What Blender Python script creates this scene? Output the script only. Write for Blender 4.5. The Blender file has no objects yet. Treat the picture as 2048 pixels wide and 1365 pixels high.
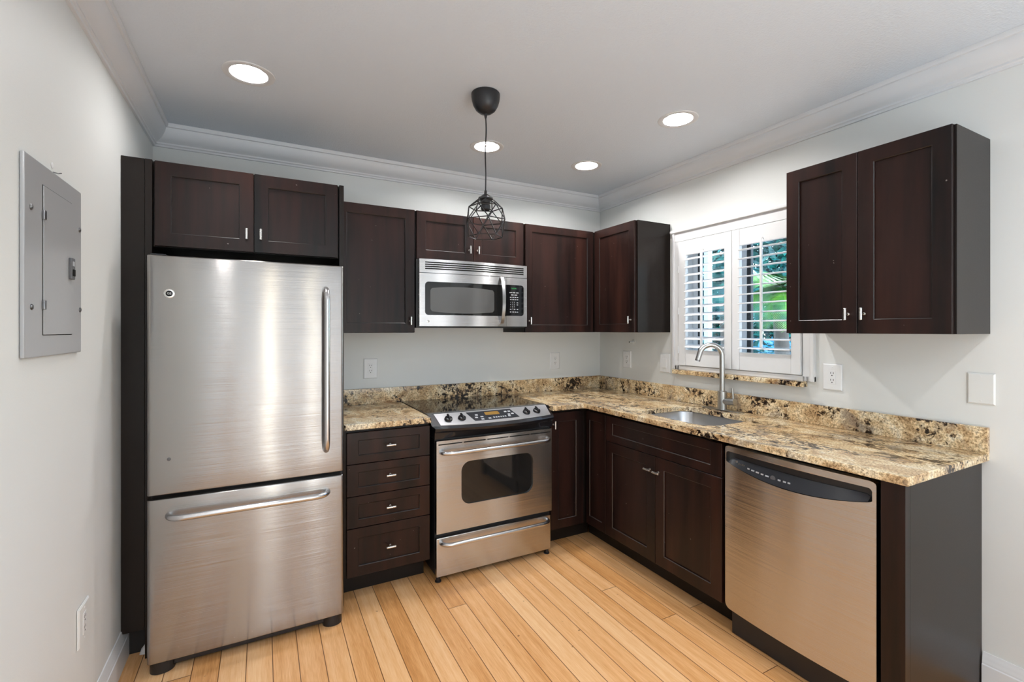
import bpy, bmesh, math, random
from mathutils import Vector, Matrix
C = bpy.context.scene.collection
S = bpy.context.scene
PI = math.pi
random.seed(7)

# ------------------------------------------------------------------ camera, world, exposure
FPX = 936.2
cam = bpy.data.cameras.new('camera')
camo = bpy.data.objects.new('camera', cam); C.objects.link(camo)
cam.sensor_width = 36.0
cam.lens = FPX * 36.0 / 2048.0
cam.shift_y = -(682.5 - 660.6) / 2048.0
cam.clip_start = 0.02
camo.location = (-2.4843, -3.1158, 1.3926)
camo.rotation_euler = (PI / 2, 0, -0.4875)
S.camera = camo

w = bpy.data.worlds.new('world'); S.world = w; w.use_nodes = True
wn = w.node_tree
bg = wn.nodes['Background']
sky = wn.nodes.new('ShaderNodeTexSky')
sky.sky_type = 'NISHITA'; sky.sun_disc = False
sky.sun_elevation = math.radians(52); sky.sun_rotation = math.radians(200)
wn.links.new(sky.outputs[0], bg.inputs[0])
bg.inputs[1].default_value = 2.0

sun_d = bpy.data.lights.new('sun', 'SUN'); sun_d.energy = 8.0; sun_d.angle = 0.01
sun_o = bpy.data.objects.new('sun', sun_d); C.objects.link(sun_o)
sun_o.rotation_euler = (math.radians(-8), math.radians(32), 0)

# added fill light, unseen behind the viewer, aimed up to brighten the ceiling
bn = bpy.data.lights.new('ceiling_fill', 'AREA'); bn.energy = 95; bn.shape = 'RECTANGLE'; bn.size = 2.6; bn.size_y = 2.2; bn.color = (.80, .91, 1)
bno = bpy.data.objects.new('ceiling_fill', bn); C.objects.link(bno); bno.location = (-1.5, -5.0, .4); bno.rotation_euler = (PI, 0, 0)

S.view_settings.view_transform = 'Standard'
S.view_settings.look = 'None'
S.view_settings.exposure = 0.0
S.view_settings.gamma = 1.0
S.view_settings.use_curve_mapping = False
CAN_EMIT = 470.0

# ------------------------------------------------------------------ materials
def mat(name):
    m = bpy.data.materials.new(name); m.use_nodes = True
    return m, m.node_tree.nodes, m.node_tree.links, m.node_tree.nodes['Principled BSDF']

def lin(h):
    r = [int(h[i:i + 2], 16) / 255 for i in (0, 2, 4)]
    return tuple((c / 12.92 if c <= .04045 else ((c + .055) / 1.055) ** 2.4) for c in r) + (1,)

def plain(name, col, rough=.5, metal=0, bump=0, bscale=200, spec=.5, coat=0):
    m, n, l, b = mat(name)
    b.inputs['Base Color'].default_value = col if len(col) == 4 else (*col, 1)
    b.inputs['Roughness'].default_value = rough
    b.inputs['Metallic'].default_value = metal
    b.inputs['Specular IOR Level'].default_value = spec
    b.inputs['Coat Weight'].default_value = coat
    tc = n.new('ShaderNodeTexCoord'); nz = n.new('ShaderNodeTexNoise')
    nz.inputs['Scale'].default_value = bscale; nz.inputs['Detail'].default_value = 3
    l.new(tc.outputs['Object'], nz.inputs['Vector'])
    if bump:
        bp = n.new('ShaderNodeBump'); bp.inputs['Strength'].default_value = bump; bp.inputs['Distance'].default_value = .002
        l.new(nz.outputs['Fac'], bp.inputs['Height']); l.new(bp.outputs[0], b.inputs['Normal'])
    else:
        mr = n.new('ShaderNodeMapRange'); mr.inputs[3].default_value = max(0, rough - .03); mr.inputs[4].default_value = min(1, rough + .03)
        l.new(nz.outputs['Fac'], mr.inputs[0]); l.new(mr.outputs[0], b.inputs['Roughness'])
    return m

def emit(name, col, s):
    m, n, l, b = mat(name)
    b.inputs['Base Color'].default_value = (0, 0, 0, 1)
    b.inputs['Emission Color'].default_value = (*col, 1); b.inputs['Emission Strength'].default_value = s
    return m

def ramp(n, stops, interp='LINEAR'):
    r = n.new('ShaderNodeValToRGB'); e = r.color_ramp.elements
    r.color_ramp.interpolation = interp
    while len(e) < len(stops): e.new(.5)
    for i, (p, c) in enumerate(stops):
        e[i].position = p; e[i].color = c if len(c) == 4 else (*c, 1)
    return r

def wood_mat(name, dark, mid, rough):
    m, n, l, b = mat(name)
    tc = n.new('ShaderNodeTexCoord'); mp = n.new('ShaderNodeMapping')
    mp.inputs['Scale'].default_value = (9, 9, .7)
    l.new(tc.outputs['Object'], mp.inputs[0])
    oi = n.new('ShaderNodeObjectInfo'); ml = n.new('ShaderNodeMath'); ml.operation = 'MULTIPLY'; ml.inputs[1].default_value = 37
    l.new(oi.outputs['Random'], ml.inputs[0]); cx = n.new('ShaderNodeCombineXYZ')
    for i in range(3): l.new(ml.outputs[0], cx.inputs[i])
    l.new(cx.outputs[0], mp.inputs['Location'])
    nz = n.new('ShaderNodeTexNoise'); nz.inputs['Scale'].default_value = 1.2; nz.inputs['Detail'].default_value = 5; nz.inputs['Roughness'].default_value = .6
    l.new(mp.outputs[0], nz.inputs['Vector'])
    r = ramp(n, [(.32, dark), (.72, mid)])
    l.new(nz.outputs['Fac'], r.inputs[0])
    # tiny paint chips
    ns = n.new('ShaderNodeTexNoise'); ns.inputs['Scale'].default_value = 55; ns.inputs['Detail'].default_value = 1
    l.new(tc.outputs['Object'], ns.inputs['Vector'])
    rc = ramp(n, [(.805, (0, 0, 0)), (.815, (1, 1, 1))]); l.new(ns.outputs['Fac'], rc.inputs[0])
    mx = n.new('ShaderNodeMix'); mx.data_type = 'RGBA'
    l.new(rc.outputs[0], mx.inputs[0]); l.new(r.outputs[0], mx.inputs[6]); mx.inputs[7].default_value = (.25, .22, .2, 1)
    l.new(mx.outputs[2], b.inputs['Base Color'])
    b.inputs['Roughness'].default_value = rough
    b.inputs['Specular IOR Level'].default_value = .28
    return m

def steel_mat(name, col=(.385, .38, .375), rough=.22, aniso=1.0, groove=.85):
    m, n, l, b = mat(name)
    b.inputs['Base Color'].default_value = (*col, 1)
    b.inputs['Metallic'].default_value = 1
    b.inputs['Anisotropic'].default_value = aniso
    tc = n.new('ShaderNodeTexCoord'); mp = n.new('ShaderNodeMapping'); mp.inputs['Scale'].default_value = (4, 4, 900)
    l.new(tc.outputs['Object'], mp.inputs[0])
    nz = n.new('ShaderNodeTexNoise'); nz.inputs['Scale'].default_value = 1.0; nz.inputs['Detail'].default_value = 2
    l.new(mp.outputs[0], nz.inputs['Vector'])
    mr = n.new('ShaderNodeMapRange'); mr.inputs[3].default_value = rough - .01; mr.inputs[4].default_value = rough + .01
    l.new(nz.outputs['Fac'], mr.inputs[0]); l.new(mr.outputs[0], b.inputs['Roughness'])
    # brushing: fine horizontal grooves tilt the normal up and down; a slow wobble bends the sheet slightly
    m2 = n.new('ShaderNodeMapping'); m2.inputs['Scale'].default_value = (2.5, 2.5, 3600); l.new(tc.outputs['Object'], m2.inputs[0])
    n2 = n.new('ShaderNodeTexNoise'); n2.inputs['Scale'].default_value = 1; n2.inputs['Detail'].default_value = 1; l.new(m2.outputs[0], n2.inputs['Vector'])
    n3 = n.new('ShaderNodeTexNoise'); n3.inputs['Scale'].default_value = 3.5; n3.inputs['Detail'].default_value = 1; l.new(tc.outputs['Object'], n3.inputs['Vector'])
    k1 = n.new('ShaderNodeMath'); k1.operation = 'MULTIPLY_ADD'; k1.inputs[1].default_value = groove; k1.inputs[2].default_value = -groove / 2; l.new(n2.outputs['Fac'], k1.inputs[0])
    k2 = n.new('ShaderNodeMath'); k2.operation = 'MULTIPLY_ADD'; k2.inputs[1].default_value = .022; k2.inputs[2].default_value = -.011; l.new(n3.outputs['Fac'], k2.inputs[0])
    cv = n.new('ShaderNodeCombineXYZ'); l.new(k2.outputs[0], cv.inputs[0]); l.new(k2.outputs[0], cv.inputs[1]); l.new(k1.outputs[0], cv.inputs[2])
    ge = n.new('ShaderNodeNewGeometry'); va = n.new('ShaderNodeVectorMath'); va.operation = 'ADD'; l.new(ge.outputs['Normal'], va.inputs[0]); l.new(cv.outputs[0], va.inputs[1])
    vn = n.new('ShaderNodeVectorMath'); vn.operation = 'NORMALIZE'; l.new(va.outputs[0], vn.inputs[0]); l.new(vn.outputs[0], b.inputs['Normal'])
    cx = n.new('ShaderNodeCombineXYZ'); cx.inputs[2].default_value = 1
    l.new(cx.outputs[0], b.inputs['Tangent'])
    return m

def granite_mat(name, stretch, dk=.93):
    m, n, l, b = mat(name)
    tc = n.new('ShaderNodeTexCoord'); mp = n.new('ShaderNodeMapping'); mp.inputs['Scale'].default_value = stretch
    mp.inputs['Rotation'].default_value = (0, 0, .25)
    l.new(tc.outputs['Object'], mp.inputs[0])
    def noise(s, d, r=.6, dist=0, src=mp):
        q = n.new('ShaderNodeTexNoise'); q.inputs['Scale'].default_value = s; q.inputs['Detail'].default_value = d
        q.inputs['Roughness'].default_value = r; q.inputs['Distortion'].default_value = dist
        l.new(src.outputs[0] if src is mp else src.outputs['Object'], q.inputs['Vector']); return q
    a = noise(7, 6, .65, 1.0)
    r1 = ramp(n, [(.30, lin('9c8260')), (.42, lin('d0b189')), (.53, lin('ecd6b0')), (.66, lin('f8eed8'))])
    l.new(a.outputs['Fac'], r1.inputs[0])
    # fine speckle
    f = noise(130, 3, .7, 0, tc)
    r2 = ramp(n, [(.36, (.30, .24, .18)), (.5, (.80, .76, .68)), (.64, (1.15, 1.13, 1.08))])
    l.new(f.outputs['Fac'], r2.inputs[0])
    mu = n.new('ShaderNodeMix'); mu.data_type = 'RGBA'; mu.blend_type = 'MULTIPLY'; mu.inputs[0].default_value = .9
    l.new(r1.outputs[0], mu.inputs[6]); l.new(r2.outputs[0], mu.inputs[7])
    # rust veins
    v = noise(5, 5, .7, 2.0)
    rv = ramp(n, [(.58, (0, 0, 0)), (.68, (.6, .6, .6))]); l.new(v.outputs['Fac'], rv.inputs[0])
    m1 = n.new('ShaderNodeMix'); m1.data_type = 'RGBA'
    l.new(rv.outputs[0], m1.inputs[0]); l.new(mu.outputs[2], m1.inputs[6]); m1.inputs[7].default_value = lin('7a4d28')
    # grey clouds
    g1 = noise(4.1, 4, .6, 1.2); rg = ramp(n, [(.56, (0, 0, 0)), (.66, (.7, .7, .7))]); l.new(g1.outputs['Fac'], rg.inputs[0])
    m2 = n.new('ShaderNodeMix'); m2.data_type = 'RGBA'
    l.new(rg.outputs[0], m2.inputs[0]); l.new(m1.outputs[2], m2.inputs[6]); m2.inputs[7].default_value = lin('7b6f66')
    # dark mineral clusters: brown halo, black core
    c1 = noise(3.6, 3, .6, .8); c2 = noise(34, 5, .7, .5)
    ad = n.new('ShaderNodeMath'); ad.operation = 'MULTIPLY_ADD'; ad.inputs[1].default_value = .75
    l.new(c1.outputs['Fac'], ad.inputs[0]); l.new(c2.outputs['Fac'], ad.inputs[2])
    rh = ramp(n, [(dk, (0, 0, 0)), (dk + .06, (.8, .8, .8))]); l.new(ad.outputs[0], rh.inputs[0])
    rd = ramp(n, [(dk + .05, (0, 0, 0)), (dk + .09, (1, 1, 1))]); l.new(ad.outputs[0], rd.inputs[0])
    mh = n.new('ShaderNodeMix'); mh.data_type = 'RGBA'
    l.new(rh.outputs[0], mh.inputs[0]); l.new(m2.outputs[2], mh.inputs[6]); mh.inputs[7].default_value = lin('5d4128')
    m3 = n.new('ShaderNodeMix'); m3.data_type = 'RGBA'
    l.new(rd.outputs[0], m3.inputs[0]); l.new(mh.outputs[2], m3.inputs[6]); m3.inputs[7].default_value = lin('261d18')
    l.new(m3.outputs[2], b.inputs['Base Color'])
    b.inputs['Roughness'].default_value = .14
    b.inputs['Specular IOR Level'].default_value = .5
    return m

def floor_mat():
    m, n, l, b = mat('bamboo_planks')
    tc = n.new('ShaderNodeTexCoord'); sp = n.new('ShaderNodeSeparateXYZ'); l.new(tc.outputs['Object'], sp.inputs[0])
    def M(op, a, bb=None, c=None):
        q = n.new('ShaderNodeMath'); q.operation = op
        for i, v in enumerate((a, bb, c)):
            if v is None: continue
            if isinstance(v, (int, float)): q.inputs[i].default_value = v
            else: l.new(v, q.inputs[i])
        return q.outputs[0]
    W, L = .0974, 1.83
    xs = M('DIVIDE', M('ADD', sp.outputs[0], 2.0617 + 10 * W), W)
    row = M('FLOOR', xs); fx = M('FRACT', xs)
    wh = n.new('ShaderNodeTexWhiteNoise'); wh.noise_dimensions = '1D'; l.new(row, wh.inputs['W'])
    ys = M('ADD', M('DIVIDE', sp.outputs[1], L), M('MULTIPLY', wh.outputs['Value'], 7.3))
    col = M('FLOOR', ys); fy = M('FRACT', ys)
    idv = n.new('ShaderNodeCombineXYZ'); l.new(row, idv.inputs[0]); l.new(col, idv.inputs[1])
    w2 = n.new('ShaderNodeTexWhiteNoise'); w2.noise_dimensions = '2D'; l.new(idv.outputs[0], w2.inputs['Vector'])
    # grain: narrow strips along y
    gv = n.new('ShaderNodeCombineXYZ')
    l.new(M('MULTIPLY', sp.outputs[0], 48), gv.inputs[0]); l.new(M('MULTIPLY', sp.outputs[1], 1.6), gv.inputs[1]); l.new(M('MULTIPLY', w2.outputs['Value'], 50), gv.inputs[2])
    g = n.new('ShaderNodeTexNoise'); g.inputs['Scale'].default_value = 1; g.inputs['Detail'].default_value = 4; g.inputs['Roughness'].default_value = .6
    l.new(gv.outputs[0], g.inputs['Vector'])
    gf = n.new('ShaderNodeTexNoise'); gf.inputs['Scale'].default_value = 1; gf.inputs['Detail'].default_value = 3
    gv2 = n.new('ShaderNodeCombineXYZ')
    l.new(M('MULTIPLY', sp.outputs[0], 320), gv2.inputs[0]); l.new(M('MULTIPLY', sp.outputs[1], 16), gv2.inputs[1]); l.new(M('MULTIPLY', w2.outputs['Value'], 50), gv2.inputs[2])
    l.new(gv2.outputs[0], gf.inputs['Vector'])
    val = M('ADD', M('MULTIPLY', w2.outputs['Value'], .26), M('ADD', M('MULTIPLY', g.outputs['Fac'], .50), M('MULTIPLY', gf.outputs['Fac'], .36)))
    r = ramp(n, [(.26, lin('b27841')), (.45, lin('d3985d')), (.60, lin('e4af79')), (.8, lin('f0c696'))])
    l.new(val, r.inputs[0])
    # small knots
    kv = n.new('ShaderNodeTexNoise'); kv.inputs['Scale'].default_value = 34; kv.inputs['Detail'].default_value = 1; l.new(tc.outputs['Object'], kv.inputs['Vector'])
    rk = ramp(n, [(.77, (0, 0, 0)), (.80, (.7, .7, .7))]); l.new(kv.outputs['Fac'], rk.inputs[0])
    mk = n.new('ShaderNodeMix'); mk.data_type = 'RGBA'; l.new(rk.outputs[0], mk.inputs[0]); l.new(r.outputs[0], mk.inputs[6]); mk.inputs[7].default_value = lin('8a5a34')
    ex = M('MINIMUM', fx, M('SUBTRACT', 1.0, fx)); ey = M('MULTIPLY', M('MINIMUM', fy, M('SUBTRACT', 1.0, fy)), L / W)
    e = M('MINIMUM', ex, ey)
    gap = n.new('ShaderNodeMapRange'); gap.inputs[1].default_value = .010; gap.inputs[2].default_value = .022; l.new(e, gap.inputs[0])
    mg = n.new('ShaderNodeMix'); mg.data_type = 'RGBA'; l.new(gap.outputs[0], mg.inputs[0]); mg.inputs[6].default_value = lin('6b431f'); l.new(mk.outputs[2], mg.inputs[7])
    l.new(mg.outputs[2], b.inputs['Base Color'])
    bp = n.new('ShaderNodeBump'); bp.inputs['Strength'].default_value = .4; bp.inputs['Distance'].default_value = .0008
    l.new(gap.outputs[0], bp.inputs['Height']); l.new(bp.outputs[0], b.inputs['Normal'])
    b.inputs['Roughness'].default_value = .36
    return m

M_wall = plain('wall_paint', (.725, .732, .715), .55, bump=.12, bscale=260)
M_ceil = plain('ceiling_paint', (.66, .705, .76), .75, bump=.7, bscale=120)
M_trim = plain('trim_paint', (.68, .685, .70), .45)
M_white = plain('white_gloss_paint', (.74, .74, .745), .35)
M_plate = plain('white_plastic', (.78, .78, .78), .3)
M_paintplate = plain('painted_plate', (.725, .732, .715), .45)
M_slot = plain('dark_slot', (.008, .008, .008), .7, spec=.2)
M_floor = floor_mat()
M_wood = wood_mat('espresso_wood', (.0045, .0034, .0035, 1), (.034, .0125, .0090, 1), .30)
M_woodedge = plain('worn_edge', (.055, .045, .042), .4)
M_plainedge = plain('espresso_edge', (.010, .007, .006), .35)  # unworn bevel in the wood's own dark tone
M_panelwood = plain('espresso_laminate', (.014, .0105, .009), .30, spec=.22)
M_box = plain('cabinet_black', (.008, .007, .007), .6)
M_pull = plain('brushed_nickel', (.75, .74, .72), .28, 1)
M_gtop = granite_mat('granite_top', (1.45, .85, 1), .925)
M_gbs = granite_mat('granite_splash', (1.2, 1.2, 1.2), .915)
M_steel = steel_mat('brushed_steel', (.35, .335, .325))
M_steeldw = steel_mat('brushed_steel_lit', (.56, .545, .53))  # same steel as the refrigerator, colour lifted in place of brighter light
M_steelb = steel_mat('brushed_steel_bright', (.55, .55, .555), .27, .95, .6)
M_fascia = plain('satin_steel', (.50, .50, .52), .42, 1)
M_bar = plain('steel_bar', (.62, .62, .63), .26, 1)
M_faucet = plain('nickel_faucet', (.50, .50, .49), .30, 1)
M_sink = plain('sink_steel', (.55, .56, .58), .30, 1)
M_blackgloss = plain('black_glass', (.006, .006, .007), .06)
M_window = plain('oven_glass', (.012, .012, .012), .05)
M_greyscreen = plain('screen_mesh', (.10, .10, .10), .12)
M_black = plain('black_plastic', (.012, .012, .014), .4)
M_blackshine = plain('black_enamel', (.012, .012, .015), .2)
M_dgrey = plain('dark_grey_plastic', (.022, .024, .03), .32, spec=.4)
M_panelgrey = plain('grey_enamel', (.36, .365, .375), .30)
M_screw = plain('screw_metal', (.25, .25, .26), .35, 1)
M_lat = plain('latch_grey', (.10, .10, .105), .4)
M_mark = plain('light_marking', (.45, .46, .48), .5)
M_iron = plain('black_metal', (.014, .014, .016), .38)
M_can = plain('lamp_trim', (.66, .66, .66), .5)
M_glow = emit('lamp_glow', (1, .985, .97), CAN_EMIT)
M_glowdim = emit('lamp_glow_dim', (1, .985, .97), CAN_EMIT * .55)
M_green = emit('green_digits', (.05, .8, .2), .55)
M_amber = plain('amber_window', (.28, .16, .04), .25)
M_ext = plain('exterior_white', (.42, .52, .58), .7)
M_extdark = plain('window_frame_dark', (.03, .035, .04), .5)
def leaf_mat(name, c0, c1):
    m, n, l, b = mat(name)
    tc = n.new('ShaderNodeTexCoord'); nz = n.new('ShaderNodeTexNoise'); nz.inputs['Scale'].default_value = 5
    l.new(tc.outputs['Object'], nz.inputs['Vector']); r = ramp(n, [(.35, c0), (.65, c1)]); l.new(nz.outputs['Fac'], r.inputs[0])
    l.new(r.outputs[0], b.inputs['Base Color']); b.inputs['Roughness'].default_value = .45
    b.inputs['Transmission Weight'].default_value = 0
    return m
M_leaf = leaf_mat('palm_leaf', (.008, .085, .022), (.085, .23, .02))
M_leafd = leaf_mat('hedge_leaf', (.001, .05, .055), (.005, .13, .10))
M_leafb = leaf_mat('shaded_leaf', (.0, .09, .15), (.01, .20, .30))  # blue cast of shaded foliage put into the leaf colour
M_bark = plain('bark', (.06, .05, .04), .8, bump=.5, bscale=40)
M_ground = plain('ground', (.45, .45, .44), .9)
def glass_mat():
    m, n, l, b = mat('window_glass')
    n.remove(b); out = n['Material Output']
    t = n.new('ShaderNodeBsdfTransparent'); t.inputs[0].default_value = (.93, .97, .97, 1)
    g = n.new('ShaderNodeBsdfGlossy'); g.inputs['Roughness'].default_value = .01
    f = n.new('ShaderNodeFresnel'); mx = n.new('ShaderNodeMixShader')
    l.new(f.outputs[0], mx.inputs[0]); l.new(t.outputs[0], mx.inputs[1]); l.new(g.outputs[0], mx.inputs[2]); l.new(mx.outputs[0], out.inputs[0])
    return m
M_glass = glass_mat()

# ------------------------------------------------------------------ builders
def thing(name, label, cat, base=(0, 0, 0), right=False, rotz=None, group=None):
    """Empty at the thing's base.  right=True: local x runs along -Y (seen left to right on the right wall), local y into the right wall."""
    o = bpy.data.objects.new(name, None); C.objects.link(o)
    o.empty_display_size = .05
    if right:
        o.location = (base[1], -base[0], base[2]); o.rotation_euler = (0, 0, -PI / 2)
    else:
        o.location = base
    if rotz is not None: o.rotation_euler = (0, 0, rotz)
    o['label'] = label; o['category'] = cat
    if group: o['group'] = group
    o['base'] = list(base)
    return o

class B:
    def __init__(s, owner=None):
        s.bm = bmesh.new(); s.off = Vector((0, 0, 0)); s.owner = owner
        r = owner
        while r is not None and r.parent is not None: r = r.parent
        if r is not None and 'base' in r: s.off = Vector(r['base'])
        s.mi = 0; s.boxy = False; s.curvy = False
    def v(s, p): return s.bm.verts.new(Vector(p) - s.off)
    def face(s, vs):
        try:
            f = s.bm.faces.new(vs); f.material_index = s.mi; return f
        except ValueError: return None
    def box(s, x0, x1, y0, y1, z0, z1, bev=0, seg=2):
        s.boxy = True
        x0, x1 = min(x0, x1), max(x0, x1); y0, y1 = min(y0, y1), max(y0, y1); z0, z1 = min(z0, z1), max(z0, z1)
        c = [(x0, y0, z0), (x1, y0, z0), (x1, y1, z0), (x0, y1, z0), (x0, y0, z1), (x1, y0, z1), (x1, y1, z1), (x0, y1, z1)]
        vs = [s.v(p) for p in c]
        fs = [s.face([vs[i] for i in q]) for q in ((3, 2, 1, 0), (4, 5, 6, 7), (0, 1, 5, 4), (1, 2, 6, 5), (2, 3, 7, 6), (3, 0, 4, 7))]
        if bev:
            es = list({e for f in fs for e in f.edges})
            r = bmesh.ops.bevel(s.bm, geom=es, offset=bev, segments=seg, profile=.5, affect='EDGES', clamp_overlap=True)
            for f in r['faces']: f.material_index = s.mi
        return s
    def prism(s, pts, axis, d0, d1):
        """polygon pts in the plane normal to axis, pushed from d0 to d1"""
        def P(a, b, d):
            return {'x': (d, a, b), 'y': (a, d, b), 'z': (a, b, d)}[axis]
        v0 = [s.v(P(a, b, d0)) for a, b in pts]; v1 = [s.v(P(a, b, d1)) for a, b in pts]
        s.face(v0); s.face(list(reversed(v1)))
        k = len(pts)
        for i in range(k): s.face([v0[i], v1[i], v1[(i + 1) % k], v0[(i + 1) % k]])
        return s
    def tube(s, path, r, seg=10, cap=True):
        s.curvy = True
        path = [Vector(p) for p in path]; rings = []
        t0 = (path[1] - path[0]).normalized()
        up = Vector((0, 0, 1)) if abs(t0.z) < .9 else Vector((1, 0, 0))
        nrm = t0.cross(up).normalized()
        for i, p in enumerate(path):
            a = path[max(0, i - 1)]; b = path[min(len(path) - 1, i + 1)]
            t = (b - a).normalized()
            nrm = (nrm - t * nrm.dot(t)).normalized(); bn = t.cross(nrm)
            rr = r[i] if isinstance(r, (list, tuple)) else r
            rings.append([s.v(p + (nrm * math.cos(2 * PI * k / seg) + bn * math.sin(2 * PI * k / seg)) * rr) for k in range(seg)])
        for a, b in zip(rings, rings[1:]):
            for k in range(seg): s.face([a[k], a[(k + 1) % seg], b[(k + 1) % seg], b[k]])
        if cap: s.face(list(reversed(rings[0]))); s.face(rings[-1])
        return s
    def lathe(s, prof, c, axis='z', seg=32, cap=True):
        s.curvy = True
        rings = []
        for r, h in prof:
            ring = []
            for k in range(seg):
                a, b = r * math.cos(2 * PI * k / seg), r * math.sin(2 * PI * k / seg)
                p = {'z': (a, b, h), 'y': (a, -h, b), 'x': (-h, a, b)}[axis]
                ring.append(s.v((c[0] + p[0], c[1] + p[1], c[2] + p[2])))
            rings.append(ring)
        for a, b in zip(rings, rings[1:]):
            for k in range(seg): s.face([a[k], a[(k + 1) % seg], b[(k + 1) % seg], b[k]])
        if cap:
            if prof[0][0] > 1e-6: s.face(list(reversed(rings[0])))
            if prof[-1][0] > 1e-6: s.face(rings[-1])
        return s
    def sheet(s, us, zlo, zhi, yf, thick, holes=None, nz=1):
        """bowed slab: front at (u, yf(u,z), z); zlo/zhi functions of u; holes(u)->(zb,zt) or None; thickness goes to +y"""
        s.curvy = True; cols = []
        for u in us:
            h = holes(u) if holes else None
            z0, z1 = zlo(u), zhi(u)
            if holes:
                zb, zt = h if h else (z0 + (z1 - z0) / 3, z0 + 2 * (z1 - z0) / 3)
                if not h and holes_edge: zb, zt = holes_edge
                zs = [z0, zb, zt, z1]
            else: zs = [z0 + (z1 - z0) * i / nz for i in range(nz + 1)]
            cols.append((h, [s.v((u, yf(u, z), z)) for z in zs]))
        fs = []
        for (ha, a), (hb, b) in zip(cols, cols[1:]):
            for i in range(len(a) - 1):
                if holes and i == 1 and ha and hb: continue
                f = s.face([a[i], b[i], b[i + 1], a[i + 1]]); fs.append(f)
        ext = bmesh.ops.extrude_face_region(s.bm, geom=fs)
        for g in ext['geom']:
            if isinstance(g, bmesh.types.BMVert): g.co.y += thick
        return s
    def obj(s, name, m, parent='_', smooth=True, angle=35):
        parent = s.owner if parent == '_' else parent
        if s.boxy and not s.curvy: angle = 20
        bmesh.ops.remove_doubles(s.bm, verts=s.bm.verts, dist=1e-6)
        bmesh.ops.recalc_face_normals(s.bm, faces=s.bm.faces)
        me = bpy.data.meshes.new(name); s.bm.to_mesh(me); s.bm.free()
        for q in (m if isinstance(m, (list, tuple)) else [m]): me.materials.append(q)
        if smooth:
            me.polygons.foreach_set('use_smooth', [True] * len(me.polygons)); me.set_sharp_from_angle(angle=math.radians(angle))
        o = bpy.data.objects.new(name, me); C.objects.link(o)
        if parent is not None: o.parent = parent
        return o
holes_edge = None

def struct(b, name, m, parent=None, **k):
    o = b.obj(name, m, parent, **k)
    if parent is None: o['kind'] = 'structure'
    return o

def single(b, name, m, label, cat, base=None, group=None, **k):
    o = b.obj(name, m, None, **k)
    o['label'] = label; o['category'] = cat
    if group: o['group'] = group
    return o

def text(name, body, size, parent, loc, rot, m, ext=.0004, local_off=None, align='CENTER', sx=1.0):
    cu = bpy.data.curves.new(name, 'FONT'); cu.body = body; cu.size = size; cu.extrude = ext; cu.align_x = align; cu.align_y = 'CENTER'
    t = bpy.data.objects.new(name + '_tmp', cu); C.objects.link(t)
    dg = bpy.context.evaluated_depsgraph_get()
    me = bpy.data.meshes.new_from_object(t.evaluated_get(dg)); me.name = name
    bpy.data.objects.remove(t); bpy.data.curves.remove(cu)
    me.materials.clear(); me.materials.append(m)
    r = parent
    while r.parent is not None: r = r.parent
    off = Vector(r['base'])
    me.transform(Matrix.Translation(Vector(loc) - off) @ rot.to_4x4() @ Matrix.Diagonal((sx, 1, 1, 1)))
    o = bpy.data.objects.new(name, me); C.objects.link(o); o.parent = parent
    return o
FRONT = Matrix.Rotation(PI / 2, 3, 'X')      # text in the xz plane reading from -y

def copy_tree(root):
    def rec(o, par):
        c = o.copy(); C.objects.link(c)
        if par is not None: c.parent = par
        for ch in list(o.children): rec(ch, c)
        return c
    return rec(root, None)

# ------------------------------------------------------------------ room shell
XL, ZC, YR = -3.0097, 2.49, -6.3
WT = .15
b = B(); b.box(XL - .3, WT + .1, YR - .3, .2, -.12, 0); struct(b, 'floor', M_floor, smooth=False)
b = B(); b.box(XL - WT, WT, 0, WT, -.05, ZC + .2); struct(b, 'wall_back', M_wall, smooth=False)
b = B(); b.box(XL - WT, XL, -4.97, 0, -.05, ZC + .2); b.box(XL - WT, XL, YR, -5.10, -.05, ZC + .2)  # unseen slit added to send a light streak onto the refrigerator
b.box(XL - WT, XL, -5.10, -4.97, -.05, .3); b.box(XL - WT, XL, -5.10, -4.97, 2.1, ZC + .2); struct(b, 'wall_left', M_wall, smooth=False)
b = B()
EX = [XL - WT, -2.43, -2.28, -1.70, -1.58, WT]  # unseen slits added in the rear wall, bright sources for steel streaks
for k in (0, 2, 4): b.box(EX[k], EX[k + 1], YR - WT, YR, -.05, ZC + .2)
for k in (1, 3): b.box(EX[k], EX[k + 1], YR - WT, YR, -.05, .12); b.box(EX[k], EX[k + 1], YR - WT, YR, 2.1, ZC + .2)
struct(b, 'wall_rear', M_wall, smooth=False)
# right wall with the window opening and a glass door further back
WY0, WY1, WZ0, WZ1 = -.862, -1.675, 1.155, 1.988
DY0, DY1, DZ1 = -3.60, -5.90, 2.10
b = B()
b.box(0, WT, 0, WY0, -.05, ZC + .2)
b.box(0, WT, WY0, WY1, -.05, WZ0); b.box(0, WT, WY0, WY1, WZ1, ZC + .2)
b.box(0, WT, WY1, DY0, -.05, ZC + .2); b.box(0, WT, DY0, DY1, DZ1, ZC + .2); b.box(0, WT, DY1, YR, -.05, ZC + .2)
struct(b, 'wall_right', M_wall, smooth=False)
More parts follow.
